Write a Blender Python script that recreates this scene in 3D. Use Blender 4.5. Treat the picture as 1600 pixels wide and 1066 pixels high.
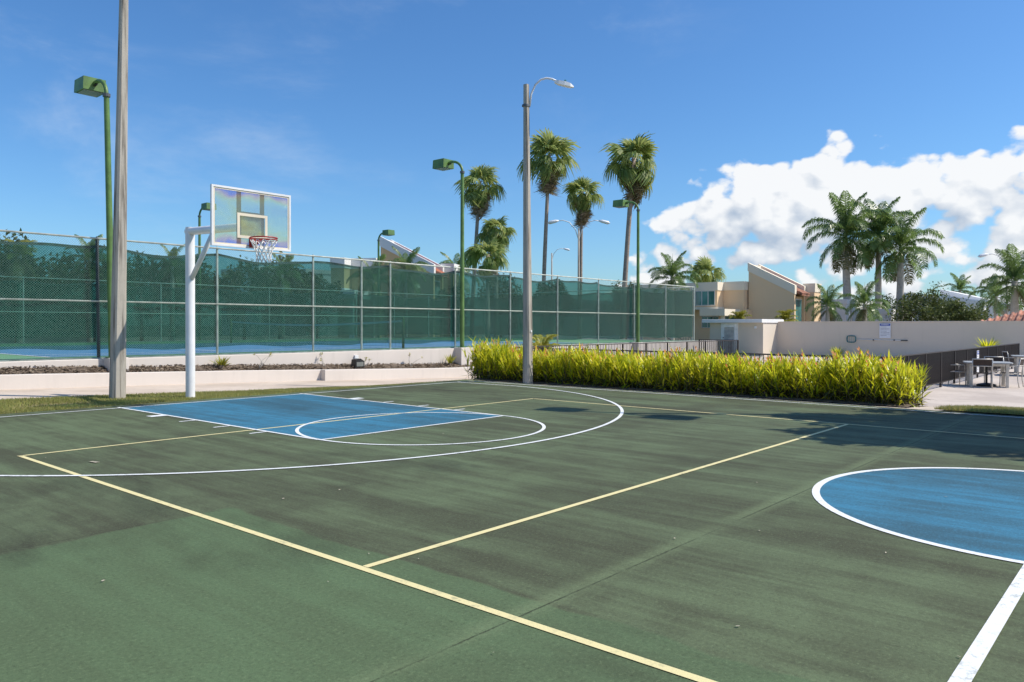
import bpy, bmesh, math, random
import numpy as np
from mathutils import Matrix, Vector
random.seed(7); RNG = np.random.default_rng(11)
for o in list(bpy.data.objects): bpy.data.objects.remove(o)
SC = bpy.context.scene
COL = SC.collection
PI = math.pi
R = math.radians

# ------------------------------------------------------------------ camera
YAW, PITCH, ROLL = 0.8582, -0.0082, 0.0014
CAM = Vector((-7.617, -14.172, 1.472))
cd = bpy.data.cameras.new('camera'); cam = bpy.data.objects.new('camera', cd); COL.objects.link(cam)
cd.sensor_width = 36; cd.lens = 36*1203.96/1600; cd.shift_y = -0.0088
cd.clip_start = 0.05; cd.clip_end = 6000
cam.matrix_world = Matrix.Translation(CAM) @ Matrix.Rotation(-YAW, 4, 'Z') @ Matrix.Rotation(PI/2+PITCH, 4, 'X') @ Matrix.Rotation(ROLL, 4, 'Z')
SC.camera = cam

# ------------------------------------------------------------------ sun and sky
SUN_EL = R(50)
SH = Vector((0.61, -0.79)).normalized()            # horizontal direction towards the sun
sl = bpy.data.lights.new('sun', 'SUN'); sl.energy = 5.0; sl.angle = R(0.5); sl.color = (1.0, 0.93, 0.82)
sun = bpy.data.objects.new('sun', sl); COL.objects.link(sun)
sdir = Vector((SH.x*math.cos(SUN_EL), SH.y*math.cos(SUN_EL), math.sin(SUN_EL)))
sun.rotation_euler = sdir.to_track_quat('Z', 'Y').to_euler(); sun.location = (20, -30, 40)
W = bpy.data.worlds.new('World'); SC.world = W; W.use_nodes = True

def build_world():
    nt = W.node_tree; N = nt.nodes; L = nt.links; N.clear()
    def node(t, **k):
        n = N.new(t)
        for a, b in k.items(): setattr(n, a, b)
        return n
    def val(sock, v):
        if hasattr(v, 'is_output') or isinstance(v, bpy.types.NodeSocket): L.new(v, sock)
        else: sock.default_value = v
    def M(op, a, b=None, c=None, clamp=False):
        n = node('ShaderNodeMath', operation=op, use_clamp=clamp); val(n.inputs[0], a)
        if b is not None: val(n.inputs[1], b)
        if c is not None: val(n.inputs[2], c)
        return n.outputs[0]
    def mr(v, a, b, c=0., d=1.):
        n = node('ShaderNodeMapRange', interpolation_type='SMOOTHSTEP'); val(n.inputs[0], v)
        for i, x in enumerate((a, b, c, d)): val(n.inputs[i+1], x)
        return n.outputs[0]
    out = node('ShaderNodeOutputWorld'); bg = node('ShaderNodeBackground'); L.new(bg.outputs[0], out.inputs[0])
    sky = node('ShaderNodeTexSky', sky_type='NISHITA', sun_disc=False)
    sky.sun_elevation = SUN_EL; sky.sun_rotation = math.atan2(SH.x, SH.y)
    sky.air_density = 1.0; sky.dust_density = 0.8; sky.ozone_density = 2.2; sky.altitude = 10
    tc = node('ShaderNodeTexCoord'); sep = node('ShaderNodeSeparateXYZ'); L.new(tc.outputs['Generated'], sep.inputs[0])
    x, y, z = sep.outputs
    f = Vector((math.sin(YAW), math.cos(YAW))); r = Vector((f.y, -f.x))
    df = M('ADD', M('MULTIPLY', x, f.x), M('MULTIPLY', y, f.y)); dr = M('ADD', M('MULTIPLY', x, r.x), M('MULTIPLY', y, r.y))
    az = M('ARCTAN2', dr, df); el = M('ARCSINE', z)
    def fbm(dx, dy, scale, ys, detail, rough, warp=True, w=0.0):
        c = node('ShaderNodeCombineXYZ'); L.new(M('ADD', az, dx), c.inputs[0]); L.new(M('MULTIPLY', M('ADD', el, dy), ys), c.inputs[1]); c.inputs[2].default_value = w
        n = node('ShaderNodeTexNoise'); n.inputs['Scale'].default_value = scale; n.inputs['Detail'].default_value = detail; n.inputs['Roughness'].default_value = rough
        n.inputs['Distortion'].default_value = 0.25 if warp else 0
        L.new(c.outputs[0], n.inputs['Vector']); return n.outputs['Fac']
    # cumulus bank low in the sky, on the sun's side and wrapping round; its top edge undulates
    def billow(dx, dy, scale, ys, w):
        """rounded lobes: high in the middle of each cell"""
        wn = node('ShaderNodeTexNoise', noise_dimensions='2D'); wn.inputs['Scale'].default_value = scale*.9; wn.inputs['Detail'].default_value = 3
        c = node('ShaderNodeCombineXYZ'); L.new(M('ADD', az, dx), c.inputs[0]); L.new(M('MULTIPLY', M('ADD', el, dy), ys), c.inputs[1]); c.inputs[2].default_value = w
        L.new(c.outputs[0], wn.inputs['Vector'])
        vm = node('ShaderNodeVectorMath', operation='MULTIPLY_ADD'); L.new(wn.outputs['Color'], vm.inputs[0]); vm.inputs[1].default_value = (.75/scale,)*3; L.new(c.outputs[0], vm.inputs[2])
        v = node('ShaderNodeTexVoronoi', feature='F1', voronoi_dimensions='2D'); v.inputs['Scale'].default_value = scale; L.new(vm.outputs[0], v.inputs['Vector'])
        return M('SUBTRACT', 0.5, v.outputs['Distance'])
    def cloud_density(dx, dy):
        n1 = fbm(dx, dy, 6.0, 1.9, 6, 0.50, w=3.7); n2 = fbm(dx, dy, 40.0, 1.3, 4, 0.55, w=1.3)
        e = M('ADD', el, dy); a = M('ADD', az, dx)
        top = M('MULTIPLY', mr(a, 0.02, 0.30), 0.205)                   # the bank rises to the right
        top = M('ADD', top, mr(a, -2.9, -1.6, 0.16, 0.0))
        env = M('MINIMUM', M('DIVIDE', M('SUBTRACT', top, e), 0.045), 0.60)
        low = mr(e, 0.04, 0.14, -0.62, 0.0)
        t = M('ADD', M('MULTIPLY', M('SUBTRACT', n1, 0.5), 2.9), M('MULTIPLY', M('SUBTRACT', n2, 0.5), 0.7))
        t = M('ADD', t, M('ADD', M('MULTIPLY', billow(dx, dy, 17., 1.35, .4), .95), M('MULTIPLY', billow(dx, dy, 42., 1.25, 2.4), .65)))
        return M('ADD', M('ADD', t, env), M('SUBTRACT', low, -.02))
    d0 = cloud_density(0, 0); d1 = cloud_density(0.012, 0.016); d2 = cloud_density(0.035, 0.045)
    cover = mr(d0, 0.05, 0.42)
    lit = M('ADD', M('MULTIPLY', M('SUBTRACT', d0, d1), 0.42), M('MULTIPLY', M('SUBTRACT', d0, d2), 0.30))
    lit = M('ADD', lit, 0.60, clamp=True)
    ramp = node('ShaderNodeValToRGB'); L.new(lit, ramp.inputs[0])
    ramp.color_ramp.elements[0].color = (0.46, 0.55, 0.68, 1); ramp.color_ramp.elements[0].position = 0.12
    ramp.color_ramp.elements[1].color = (0.96, 0.97, 0.98, 1); ramp.color_ramp.elements[1].position = 0.80
    # wispy cirrus veil over the whole sky
    ci = fbm(0, 0, 3.1, 2.4, 7, 0.62, w=9.1); ci2 = fbm(0, 0, 1.3, 1.0, 2, 0.5, w=5.0)
    veil = M('MULTIPLY', mr(ci, 0.50, 0.80), mr(ci2, 0.42, 0.6, 0.0, 0.38))
    sm = node('ShaderNodeMix', data_type='RGBA', blend_type='MULTIPLY'); sm.inputs[0].default_value = 1
    hs_ = node('ShaderNodeHueSaturation'); hs_.inputs['Saturation'].default_value = 1.14; L.new(sky.outputs[0], hs_.inputs['Color'])
    L.new(hs_.outputs[0], sm.inputs[6]); sm.inputs[7].default_value = (0.090, 0.127, 0.158, 1)
    m1 = node('ShaderNodeMix', data_type='RGBA'); L.new(veil, m1.inputs[0]); L.new(sm.outputs[2], m1.inputs[6]); m1.inputs[7].default_value = (0.80, 0.88, 0.97, 1)
    m2 = node('ShaderNodeMix', data_type='RGBA'); L.new(M('MULTIPLY', cover, 0.96), m2.inputs[0]); L.new(m1.outputs[2], m2.inputs[6]); L.new(ramp.outputs[0], m2.inputs[7])
    L.new(m2.outputs[2], bg.inputs[0]); bg.inputs[1].default_value = 1.0
build_world()
W.cycles.sampling_method = 'MANUAL'; W.cycles.sample_map_resolution = 256

SC.render.engine = 'CYCLES'
SC.cycles.transparent_max_bounces = 24; SC.cycles.max_bounces = 8
SC.view_settings.view_transform = 'Standard'; SC.view_settings.look = 'None'
SC.view_settings.exposure = 0.0; SC.view_settings.gamma = 1.0; SC.view_settings.use_curve_mapping = False

# ------------------------------------------------------------------ helpers
def ray(u, v):
    """direction (per metre of depth) through a spot of the 1600x1066 survey picture; used to survey distances"""
    f = Vector((math.sin(YAW), math.cos(YAW), 0)); r = Vector((f.y, -f.x, 0))
    return f + r*((u-800)/1204.) + Vector((0, 0, (509-v)/1204.))
def gnd(u, v, z=0.):
    d = ray(u, v); return CAM + d*((z-CAM.z)/d.z)
def at_y(u, y, v=509):
    d = ray(u, v); return CAM + d*((y-CAM.y)/d.y)
def at_x(u, x, v=509):
    d = ray(u, v); return CAM + d*((x-CAM.x)/d.x)
def at_d(u, d_, v=509): return CAM + ray(u, v)*d_

class MB:
    def __init__(s): s.v = []; s.f = []
    def add(s, vs, fs):
        o = len(s.v); s.v += [tuple(p) for p in vs]; s.f += [tuple(i+o for i in q) for q in fs]; return s
    def box(s, x0, y0, z0, x1, y1, z1):
        return s.add([(x0,y0,z0),(x1,y0,z0),(x1,y1,z0),(x0,y1,z0),(x0,y0,z1),(x1,y0,z1),(x1,y1,z1),(x0,y1,z1)],
                     [(0,3,2,1),(4,5,6,7),(0,1,5,4),(1,2,6,5),(2,3,7,6),(3,0,4,7)])
    def cbox(s, x0, y0, z0, x1, y1, z1, c=0.02):
        """box with chamfered vertical and top edges"""
        def ring(i, z): return [(x0+i+c,y0+i,z),(x1-i-c,y0+i,z),(x1-i,y0+i+c,z),(x1-i,y1-i-c,z),(x1-i-c,y1-i,z),(x0+i+c,y1-i,z),(x0+i,y1-i-c,z),(x0+i,y0+i+c,z)]
        vs = ring(0, z0)+ring(0, z1-c)+ring(c*.9, z1)
        fs = [tuple(range(7,-1,-1)), tuple(range(16,24))]
        for k in (0, 8):
            for i in range(8): j = (i+1) % 8; fs.append((k+i, k+j, k+8+j, k+8+i))
        return s.add(vs, fs)
    def prism(s, poly, ax, a, b):
        """poly of 2-D points swept along axis ax (0,1,2) from a to b; 2-D axes are the other two in order"""
        def P(p, t):
            q = list(p); q.insert(ax, t); return tuple(q)
        n = len(poly); vs = [P(p, a) for p in poly]+[P(p, b) for p in poly]
        fs = [tuple(range(n-1,-1,-1)), tuple(range(n, 2*n))]+[(i,(i+1)%n,n+(i+1)%n,n+i) for i in range(n)]
        return s.add(vs, fs)
    def tube(s, pts, rad, n=10, cap=True, phase=0.):
        pts = [Vector(p) for p in pts]; m = len(pts); rad = rad if isinstance(rad, (list, tuple)) else [rad]*m
        vs = []; prev = None
        for i, p in enumerate(pts):
            t = (pts[min(i+1, m-1)]-pts[max(i-1, 0)]).normalized()
            if prev is None:
                a = Vector((0, 0, 1)) if abs(t.z) < .9 else Vector((1, 0, 0)); e1 = (a-t*a.dot(t)).normalized()
            else: e1 = (prev-t*prev.dot(t)).normalized()
            prev = e1; e2 = t.cross(e1)
            for k in range(n):
                q = 2*PI*k/n+phase; vs.append(p+(e1*math.cos(q)+e2*math.sin(q))*rad[i])
        fs = []
        for i in range(m-1):
            for k in range(n): j = (k+1) % n; fs.append((i*n+k, i*n+j, i*n+n+j, i*n+n+k))
        if cap: fs += [tuple(range(n-1,-1,-1)), tuple((m-1)*n+k for k in range(n))]
        return s.add(vs, fs)
    def grid(s, xs, ys, fz):
        nx = len(xs); vs = [(x, y, fz(x, y)) for y in ys for x in xs]
        return s.add(vs, [(j*nx+i, j*nx+i+1, j*nx+nx+i+1, j*nx+nx+i) for j in range(len(ys)-1) for i in range(nx-1)])
    def mesh(s, name, m, smooth=False, fix=True):
        me = bpy.data.meshes.new(name); me.from_pydata(s.v, [], s.f)
        if fix:
            b = bmesh.new(); b.from_mesh(me); bmesh.ops.recalc_face_normals(b, faces=b.faces); b.to_mesh(me); b.free()
        if m: me.materials.append(m)
        if smooth: me.shade_smooth()
        me.update(); return me
    def build(s, name, m, parent=None, smooth=False, loc=None, fix=True):
        return obj(name, s.mesh(name, m, smooth, fix), parent, loc)
def obj(name, me, parent=None, loc=None, mw=None):
    o = bpy.data.objects.new(name, me); COL.objects.link(o)
    if parent: o.parent = parent
    if loc is not None: o.location = loc
    if mw is not None: o.matrix_local = mw
    return o
def tag(o, label, cat, group=None):
    o['label'] = label; o['category'] = cat
    if group: o['group'] = group
    return o
def struct(o): o['kind'] = 'structure'; return o
def stuff(o): o['kind'] = 'stuff'; return o
def thing(name, label, cat, loc=(0,0,0), rz=0., group=None):
    o = obj(name, None, None, loc); o.rotation_euler = (0, 0, rz); o.empty_display_size = .2
    return tag(o, label, cat, group)
def smooth_by_angle(o, deg=40):
    try: o.data.set_sharp_from_angle(angle=R(deg))
    except Exception: pass
    return o
def rects_mesh(name, m, quads):
    me = bpy.data.meshes.new(name); v = np.asarray(quads, float).reshape(-1, 3)
    k = len(v)//4; me.from_pydata(v.tolist(), [], [(4*i, 4*i+1, 4*i+2, 4*i+3) for i in range(k)])
    if m: me.materials.append(m)
    me.update(); return me

# ------------------------------------------------------------------ materials
def new_mat(name):
    m = bpy.data.materials.new(name); m.use_nodes = True; nt = m.node_tree
    return m, nt, nt.nodes['Principled BSDF']
def mix_rgb(nt, fac, a, b, mode='MIX'):
    n = nt.nodes.new('ShaderNodeMix'); n.data_type = 'RGBA'; n.blend_type = mode
    for s, v in ((n.inputs[0], fac), (n.inputs[6], a), (n.inputs[7], b)):
        if isinstance(v, bpy.types.NodeSocket): nt.links.new(v, s)
        elif isinstance(v, (int, float)): s.default_value = v
        else: s.default_value = (*v[:3], 1)
    return n.outputs[2]
def coords(nt, world=True, scale=(1, 1, 1), rot=(0, 0, 0)):
    if world: o = nt.nodes.new('ShaderNodeNewGeometry').outputs['Position']
    else: o = nt.nodes.new('ShaderNodeTexCoord').outputs['Object']
    mp = nt.nodes.new('ShaderNodeMapping'); mp.inputs['Scale'].default_value = scale; mp.inputs['Rotation'].default_value = rot
    nt.links.new(o, mp.inputs[0]); return mp.outputs[0]
def noise(nt, vec, scale, detail=4, rough=0.55, dist=0.):
    n = nt.nodes.new('ShaderNodeTexNoise'); n.inputs['Scale'].default_value = scale; n.inputs['Detail'].default_value = detail
    n.inputs['Roughness'].default_value = rough; n.inputs['Distortion'].default_value = dist
    nt.links.new(vec, n.inputs['Vector']); return n.outputs['Fac']
def mrange(nt, v, a, b, c=0., d=1., smooth=True):
    n = nt.nodes.new('ShaderNodeMapRange'); n.interpolation_type = 'SMOOTHSTEP' if smooth else 'LINEAR'
    nt.links.new(v, n.inputs[0])
    for i, x in enumerate((a, b, c, d)): n.inputs[i+1].default_value = x
    return n.outputs[0]
def math_n(nt, op, a, b=None, clamp=False):
    n = nt.nodes.new('ShaderNodeMath'); n.operation = op; n.use_clamp = clamp
    for i, v in enumerate((a, b)):
        if v is None: continue
        if isinstance(v, bpy.types.NodeSocket): nt.links.new(v, n.inputs[i])
        else: n.inputs[i].default_value = v
    return n.outputs[0]
def bump(nt, b, h, strength=.3, dist=.01):
    n = nt.nodes.new('ShaderNodeBump'); n.inputs['Strength'].default_value = strength; n.inputs['Distance'].default_value = dist
    nt.links.new(h, n.inputs['Height']); nt.links.new(n.outputs[0], b.inputs['Normal'])
def mat(name, col, rough=.6, var=.15, scale=3., metal=0., bmp=0., world=False, dark=None, spec=.5):
    """plain weathered surface: colour with broad and fine variation"""
    m, nt, b = new_mat(name); v = coords(nt, world)
    n1 = noise(nt, v, scale, 5, .6); n2 = noise(nt, v, scale*9, 3, .6)
    dk = dark or tuple(c*(1-2*var) for c in col); lt = tuple(min(1, c*(1+var)) for c in col)
    c = mix_rgb(nt, mrange(nt, n1, .3, .7), dk, lt); c = mix_rgb(nt, mrange(nt, n2, .35, .75, 0, var), c, tuple(x*.6 for x in col))
    nt.links.new(c, b.inputs['Base Color']); b.inputs['Roughness'].default_value = rough; b.inputs['Metallic'].default_value = metal
    b.inputs['Specular IOR Level'].default_value = spec
    if bmp: bump(nt, b, n2, bmp, .01)
    return m
def leaf_mat(name, cols, rough=.45, trans=.3, tcol=None, scale=1.2, dk=.45):
    """leaf colour varied leaf by leaf, with light passing through"""
    m, nt, b = new_mat(name); out = nt.nodes['Material Output']
    g = nt.nodes.new('ShaderNodeNewGeometry'); rp = nt.nodes.new('ShaderNodeValToRGB'); nt.links.new(g.outputs['Random Per Island'], rp.inputs[0])
    el = rp.color_ramp.elements
    el[0].color = (*cols[0], 1); el[1].color = (*cols[-1], 1)
    for i, c in enumerate(cols[1:-1]): e = el.new((i+1)/(len(cols)-1)); e.color = (*c, 1)
    v = coords(nt, True); n = noise(nt, v, scale, 3)
    c = mix_rgb(nt, mrange(nt, n, .3, .7, 0, dk), rp.outputs[0], tuple(x*.55 for x in cols[0]))
    nt.links.new(c, b.inputs['Base Color']); b.inputs['Roughness'].default_value = rough; b.inputs['Specular IOR Level'].default_value = .35
    t = nt.nodes.new('ShaderNodeBsdfTranslucent'); tc = mix_rgb(nt, .5, c, tcol or tuple(min(1, x*1.6) for x in cols[-1])); nt.links.new(tc, t.inputs[0])
    mx = nt.nodes.new('ShaderNodeMixShader'); mx.inputs[0].default_value = trans
    nt.links.new(b.outputs[0], mx.inputs[1]); nt.links.new(t.outputs[0], mx.inputs[2]); nt.links.new(mx.outputs[0], out.inputs[0])
    return m

def court_mat(name, base, worn, patch=None, streak=.8):
    """acrylic sports coating: squeegee streaks along y, dirt, seams, fine grit"""
    m, nt, b = new_mat(name); v = coords(nt); vs = coords(nt, True, (1/.55, 1/5., 1), (0, 0, .04)); vs2 = coords(nt, True, (1/.16, 1/2.2, 1), (0, 0, -.03))
    sx = nt.nodes.new('ShaderNodeSeparateXYZ'); nt.links.new(nt.nodes.new('ShaderNodeNewGeometry').outputs['Position'], sx.inputs[0])
    X, Y = sx.outputs[0], sx.outputs[1]
    s1 = noise(nt, vs, 1.0, 9, .66); s2 = noise(nt, vs2, 1.0, 8, .7); br = noise(nt, v, .33, 7, .65, .4); md = noise(nt, v, 1.6, 8, .7, .6)
    fine = noise(nt, v, 130, 3, .8); fine2 = noise(nt, v, 28, 5, .75)
    dirt = math_n(nt, 'ADD', math_n(nt, 'MULTIPLY', s1, .29), math_n(nt, 'ADD', math_n(nt, 'MULTIPLY', s2, .26), math_n(nt, 'ADD', math_n(nt, 'MULTIPLY', br, .29), math_n(nt, 'MULTIPLY', md, .16))))
    k = mrange(nt, dirt, .405, .575, 0, streak)
    if patch:                                    # newer, cleaner coat outside the volleyball lines, near corner
        wob = math_n(nt, 'MULTIPLY', math_n(nt, 'SUBTRACT', noise(nt, v, .8, 3), .5), .42)
        px = mrange(nt, math_n(nt, 'ADD', X, wob), -4.43, -4.39, 1, 0); py = mrange(nt, math_n(nt, 'ADD', Y, wob), -8.42, -8.36, 1, 0)
        pm = math_n(nt, 'MULTIPLY', px, py)
        k = math_n(nt, 'MULTIPLY', k, math_n(nt, 'SUBTRACT', 1.0, math_n(nt, 'MULTIPLY', pm, .62)))
        base_c = mix_rgb(nt, pm, base, patch)
    else: base_c = mix_rgb(nt, mrange(nt, br, .4, .6, 0, .35), base, tuple(c*1.12 for c in base))
    # pale band and hairline along the construction joints
    c = mix_rgb(nt, k, base_c, worn)
    # dark grimy pools
    pool = math_n(nt, 'MULTIPLY', mrange(nt, noise(nt, coords(nt, True, (.55, .33, 1)), 1.0, 5, .6, .5), .56, .72), .55)
    c = mix_rgb(nt, pool, c, tuple(x*.62 for x in worn))
    jy = math_n(nt, 'ABSOLUTE', math_n(nt, 'ADD', Y, math_n(nt, 'ADD', math_n(nt, 'MULTIPLY', math_n(nt, 'SUBTRACT', md, .5), .05), 11.63)))
    band = math_n(nt, 'MULTIPLY', mrange(nt, jy, .0, .13, .55, 0), mrange(nt, md, .3, .6)); c = mix_rgb(nt, band, c, tuple(min(1, x*1.35) for x in base))
    for off, amt, w in ((0.0, .75, .006), (3.25, .5, .005)):
        j = math_n(nt, 'ABSOLUTE', math_n(nt, 'ADD', Y, math_n(nt, 'ADD', math_n(nt, 'MULTIPLY', math_n(nt, 'SUBTRACT', fine2, .5), .02), 11.66-off)))
        c = mix_rgb(nt, math_n(nt, 'MULTIPLY', mrange(nt, j, w*.4, w*1.6, amt, 0), mrange(nt, md, .38, .55)), c, tuple(x*.35 for x in worn))
    c = mix_rgb(nt, mrange(nt, fine2, .4, .7, 0, .16), c, tuple(x*.7 for x in worn)); c = mix_rgb(nt, mrange(nt, fine, .55, .8, 0, .22), c, tuple(min(1, x*1.9) for x in base))
    c = mix_rgb(nt, mrange(nt, fine, .45, .2, 0, .30), c, tuple(x*.45 for x in worn))
    grit = noise(nt, v, 46, 4, .85); c = mix_rgb(nt, mrange(nt, grit, .52, .68, 0, .34), c, tuple(min(1, x*1.7) for x in base)); c = mix_rgb(nt, mrange(nt, grit, .47, .33, 0, .42), c, tuple(x*.5 for x in worn))
    # hairline crazing, only where the coat is tired
    vo = nt.nodes.new('ShaderNodeTexVoronoi'); vo.feature = 'DISTANCE_TO_EDGE'; vo.inputs['Scale'].default_value = .42
    wv = nt.nodes.new('ShaderNodeVectorMath'); wv.operation = 'ADD'; nz_ = nt.nodes.new('ShaderNodeTexNoise'); nz_.inputs['Scale'].default_value = 1.7; nz_.inputs['Detail'].default_value = 5
    nt.links.new(v, nz_.inputs['Vector']); nt.links.new(v, wv.inputs[0]); nt.links.new(nz_.outputs['Color'], wv.inputs[1]); nt.links.new(wv.outputs[0], vo.inputs['Vector'])
    ck = math_n(nt, 'MULTIPLY', mrange(nt, vo.outputs['Distance'], .0006, .0026, .45, 0), mrange(nt, noise(nt, v, .5, 2), .60, .68))
    c = mix_rgb(nt, ck, c, tuple(x*.4 for x in worn))
    # pale scuffs
    sc_ = math_n(nt, 'MULTIPLY', mrange(nt, noise(nt, coords(nt, True, (9, 1.5, 1), (0, 0, .7)), 1.0, 6, .75, 1.2), .66, .80), .30); c = mix_rgb(nt, sc_, c, tuple(min(1, x*1.9+.02) for x in base))
    nt.links.new(c, b.inputs['Base Color']); b.inputs['Specular IOR Level'].default_value = .14
    nt.links.new(mrange(nt, dirt, .35, .65, .62, .82), b.inputs['Roughness'])
    bump(nt, b, grit, .5, .006)
    return m
def paint_mat(name, col, wear=(.2, .24, .2)):
    m, nt, b = new_mat(name); v = coords(nt); n = noise(nt, v, 14, 5, .75); n2 = noise(nt, v, 1.1, 3); f = noise(nt, v, 150, 2, .7)
    k = math_n(nt, 'MULTIPLY', mrange(nt, n, .50, .66), mrange(nt, n2, .38, .62, .2, 1.))
    c = mix_rgb(nt, k, col, tuple(.38*x+.62*y for x, y in zip(col, wear))); c = mix_rgb(nt, mrange(nt, f, .6, .35, 0, .15), c, wear)
    nt.links.new(c, b.inputs['Base Color']); b.inputs['Roughness'].default_value = .7; bump(nt, b, f, .3, .004); return m
def screen_mat(name, col, opac=.55):
    """knitted windscreen cloth: lets part of the light through between its threads"""
    m, nt, b = new_mat(name); out = nt.nodes['Material Output']; v = coords(nt)
    n = noise(nt, coords(nt, True, (.7, .7, .25)), 1.6, 4, .6); fold = noise(nt, coords(nt, True, (3, 3, .12)), 1.2, 3, .5)
    c = mix_rgb(nt, mrange(nt, n, .35, .7, 0, .6), col, tuple(x*1.5 for x in col)); c = mix_rgb(nt, mrange(nt, fold, .5, .75, 0, .4), c, tuple(x*.5 for x in col))
    df = nt.nodes.new('ShaderNodeBsdfDiffuse'); nt.links.new(c, df.inputs[0])
    tr = nt.nodes.new('ShaderNodeBsdfTransparent'); tr.inputs[0].default_value = (.48, .92, .86, 1)
    mx = nt.nodes.new('ShaderNodeMixShader'); nt.links.new(mrange(nt, n, .3, .7, opac-.05, opac+.05), mx.inputs[0])
    nt.links.new(tr.outputs[0], mx.inputs[1]); nt.links.new(df.outputs[0], mx.inputs[2]); nt.links.new(mx.outputs[0], out.inputs[0]); return m
def streaked_mat(name, col, dark, sxy=14., sz=.5, amt=.8, rough=.85):
    """concrete with rain streaks running down"""
    m, nt, b = new_mat(name); v = coords(nt, False, (sxy, sxy, sz)); w = coords(nt, False)
    s = noise(nt, v, 1, 5, .65, .3); n = noise(nt, w, 6, 5, .65); g = noise(nt, w, 60, 3, .7); lo = noise(nt, w, .6, 2)
    k = math_n(nt, 'MULTIPLY', mrange(nt, s, .46, .66), mrange(nt, lo, .35, .6, .35, 1.))
    c = mix_rgb(nt, math_n(nt, 'MULTIPLY', k, amt), col, dark); c = mix_rgb(nt, mrange(nt, n, .4, .75, 0, .3), c, tuple(x*.65 for x in col)); c = mix_rgb(nt, mrange(nt, g, .5, .8, 0, .25), c, tuple(x*.5 for x in dark))
    nt.links.new(c, b.inputs['Base Color']); b.inputs['Roughness'].default_value = rough; b.inputs['Specular IOR Level'].default_value = .25; bump(nt, b, g, .4, .006); return m
def stucco_mat(name, col, dirt=.12, scale=.7):
    m, nt, b = new_mat(name); v = coords(nt); n = noise(nt, v, scale, 5, .6); st = noise(nt, coords(nt, True, (3, 3, .35)), 1.4, 4, .6); g = noise(nt, v, 45, 3, .6)
    c = mix_rgb(nt, mrange(nt, n, .35, .7, 0, dirt*2), col, tuple(x*.8 for x in col)); c = mix_rgb(nt, mrange(nt, st, .5, .8, 0, dirt*2.2), c, tuple(x*.68 for x in col))
    nt.links.new(c, b.inputs['Base Color']); b.inputs['Roughness'].default_value = .85; b.inputs['Specular IOR Level'].default_value = .2; bump(nt, b, g, .25, .006); return m
def concrete_mat(name, col, stain, scale=.5):
    m, nt, b = new_mat(name); v = coords(nt); n = noise(nt, v, scale, 6, .62, .4); n2 = noise(nt, v, 5, 5, .65); g = noise(nt, v, 90, 2, .7)
    c = mix_rgb(nt, mrange(nt, n, .38, .66), col, stain); c = mix_rgb(nt, mrange(nt, n2, .45, .75, 0, .35), c, tuple(x*.75 for x in stain)); c = mix_rgb(nt, mrange(nt, g, .5, .8, 0, .2), c, tuple(x*.55 for x in stain))
    nt.links.new(c, b.inputs['Base Color']); b.inputs['Roughness'].default_value = .88; b.inputs['Specular IOR Level'].default_value = .2; bump(nt, b, g, .35, .005); return m
def glass_mat(name, col, rough=.05):
    m, nt, b = new_mat(name); v = coords(nt); n = noise(nt, coords(nt, True, (.8, .8, .3)), 1.3, 2)
    nt.links.new(mix_rgb(nt, mrange(nt, n, .35, .65), tuple(c*.5 for c in col), col), b.inputs['Base Color']); b.inputs['Roughness'].default_value = rough; b.inputs['Specular IOR Level'].default_value = .8; return m
def soil_mat(name, c0, c1):
    m, nt, b = new_mat(name); v = coords(nt); n = noise(nt, v, 9, 6, .7); g = noise(nt, v, 40, 4, .7)
    c = mix_rgb(nt, mrange(nt, n, .35, .65), c0, c1); c = mix_rgb(nt, mrange(nt, g, .55, .75, 0, .6), c, tuple(min(1, x*2.2) for x in c1))
    nt.links.new(c, b.inputs['Base Color']); b.inputs['Roughness'].default_value = .95; bump(nt, b, g, .9, .03); return m
def grass_ground_mat(name):
    m, nt, b = new_mat(name); v = coords(nt); n = noise(nt, v, 1.1, 5, .6); g = noise(nt, v, 22, 4, .7)
    c = mix_rgb(nt, mrange(nt, n, .38, .62), (.17, .19, .05), (.30, .24, .11)); c = mix_rgb(nt, mrange(nt, g, .4, .7, 0, .6), c, (.08, .09, .03))
    nt.links.new(c, b.inputs['Base Color']); b.inputs['Roughness'].default_value = .95; bump(nt, b, g, .8, .03); return m

M_court = court_mat('court_green_coating', (.128, .166, .086), (.056, .054, .035), patch=(.106, .160, .078))
M_blue = court_mat('court_blue_coating', (.050, .205, .320), (.042, .088, .112), streak=.8)
M_white = paint_mat('white_line_paint', (.80, .81, .80)); M_yellow = paint_mat('yellow_line_paint', (.76, .66, .33), (.25, .26, .15))
M_tgreen = court_mat('tennis_green_coating', (.13, .30, .16), (.10, .2, .12), streak=.3); M_tblue = court_mat('tennis_blue_coating', (.055, .185, .32), (.05, .14, .24), streak=.3)
M_walk = concrete_mat('sidewalk_concrete', (.62, .52, .43), (.50, .41, .33)); M_patio = concrete_mat('patio_concrete', (.60, .52, .45), (.47, .40, .345), .35)
M_grassg = grass_ground_mat('lawn_soil'); M_soil = soil_mat('mulch_soil', (.07, .05, .036), (.22, .165, .12))
M_grass = leaf_mat('grass_blades', [(.17, .22, .04), (.26, .30, .06), (.38, .35, .11), (.45, .38, .17)], .6, .3)
M_land = mat('far_ground', (.10, .11, .06), .95, .2, .05, world=True)
M_lav = stucco_mat('lavender_wall_paint', (.65, .59, .535), .12); M_grey = stucco_mat('grey_wall_paint', (.70, .61, .50), .07)
M_pole = streaked_mat('weathered_pole_concrete', (.47, .425, .36), (.085, .07, .055), amt=.95); M_galv = mat('galvanised_steel', (.60, .60, .58), .42, .1, 4, .7); M_lampwhite = mat('white_lamp_metal', (.78, .79, .80), .4, .06, 3)
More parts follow.
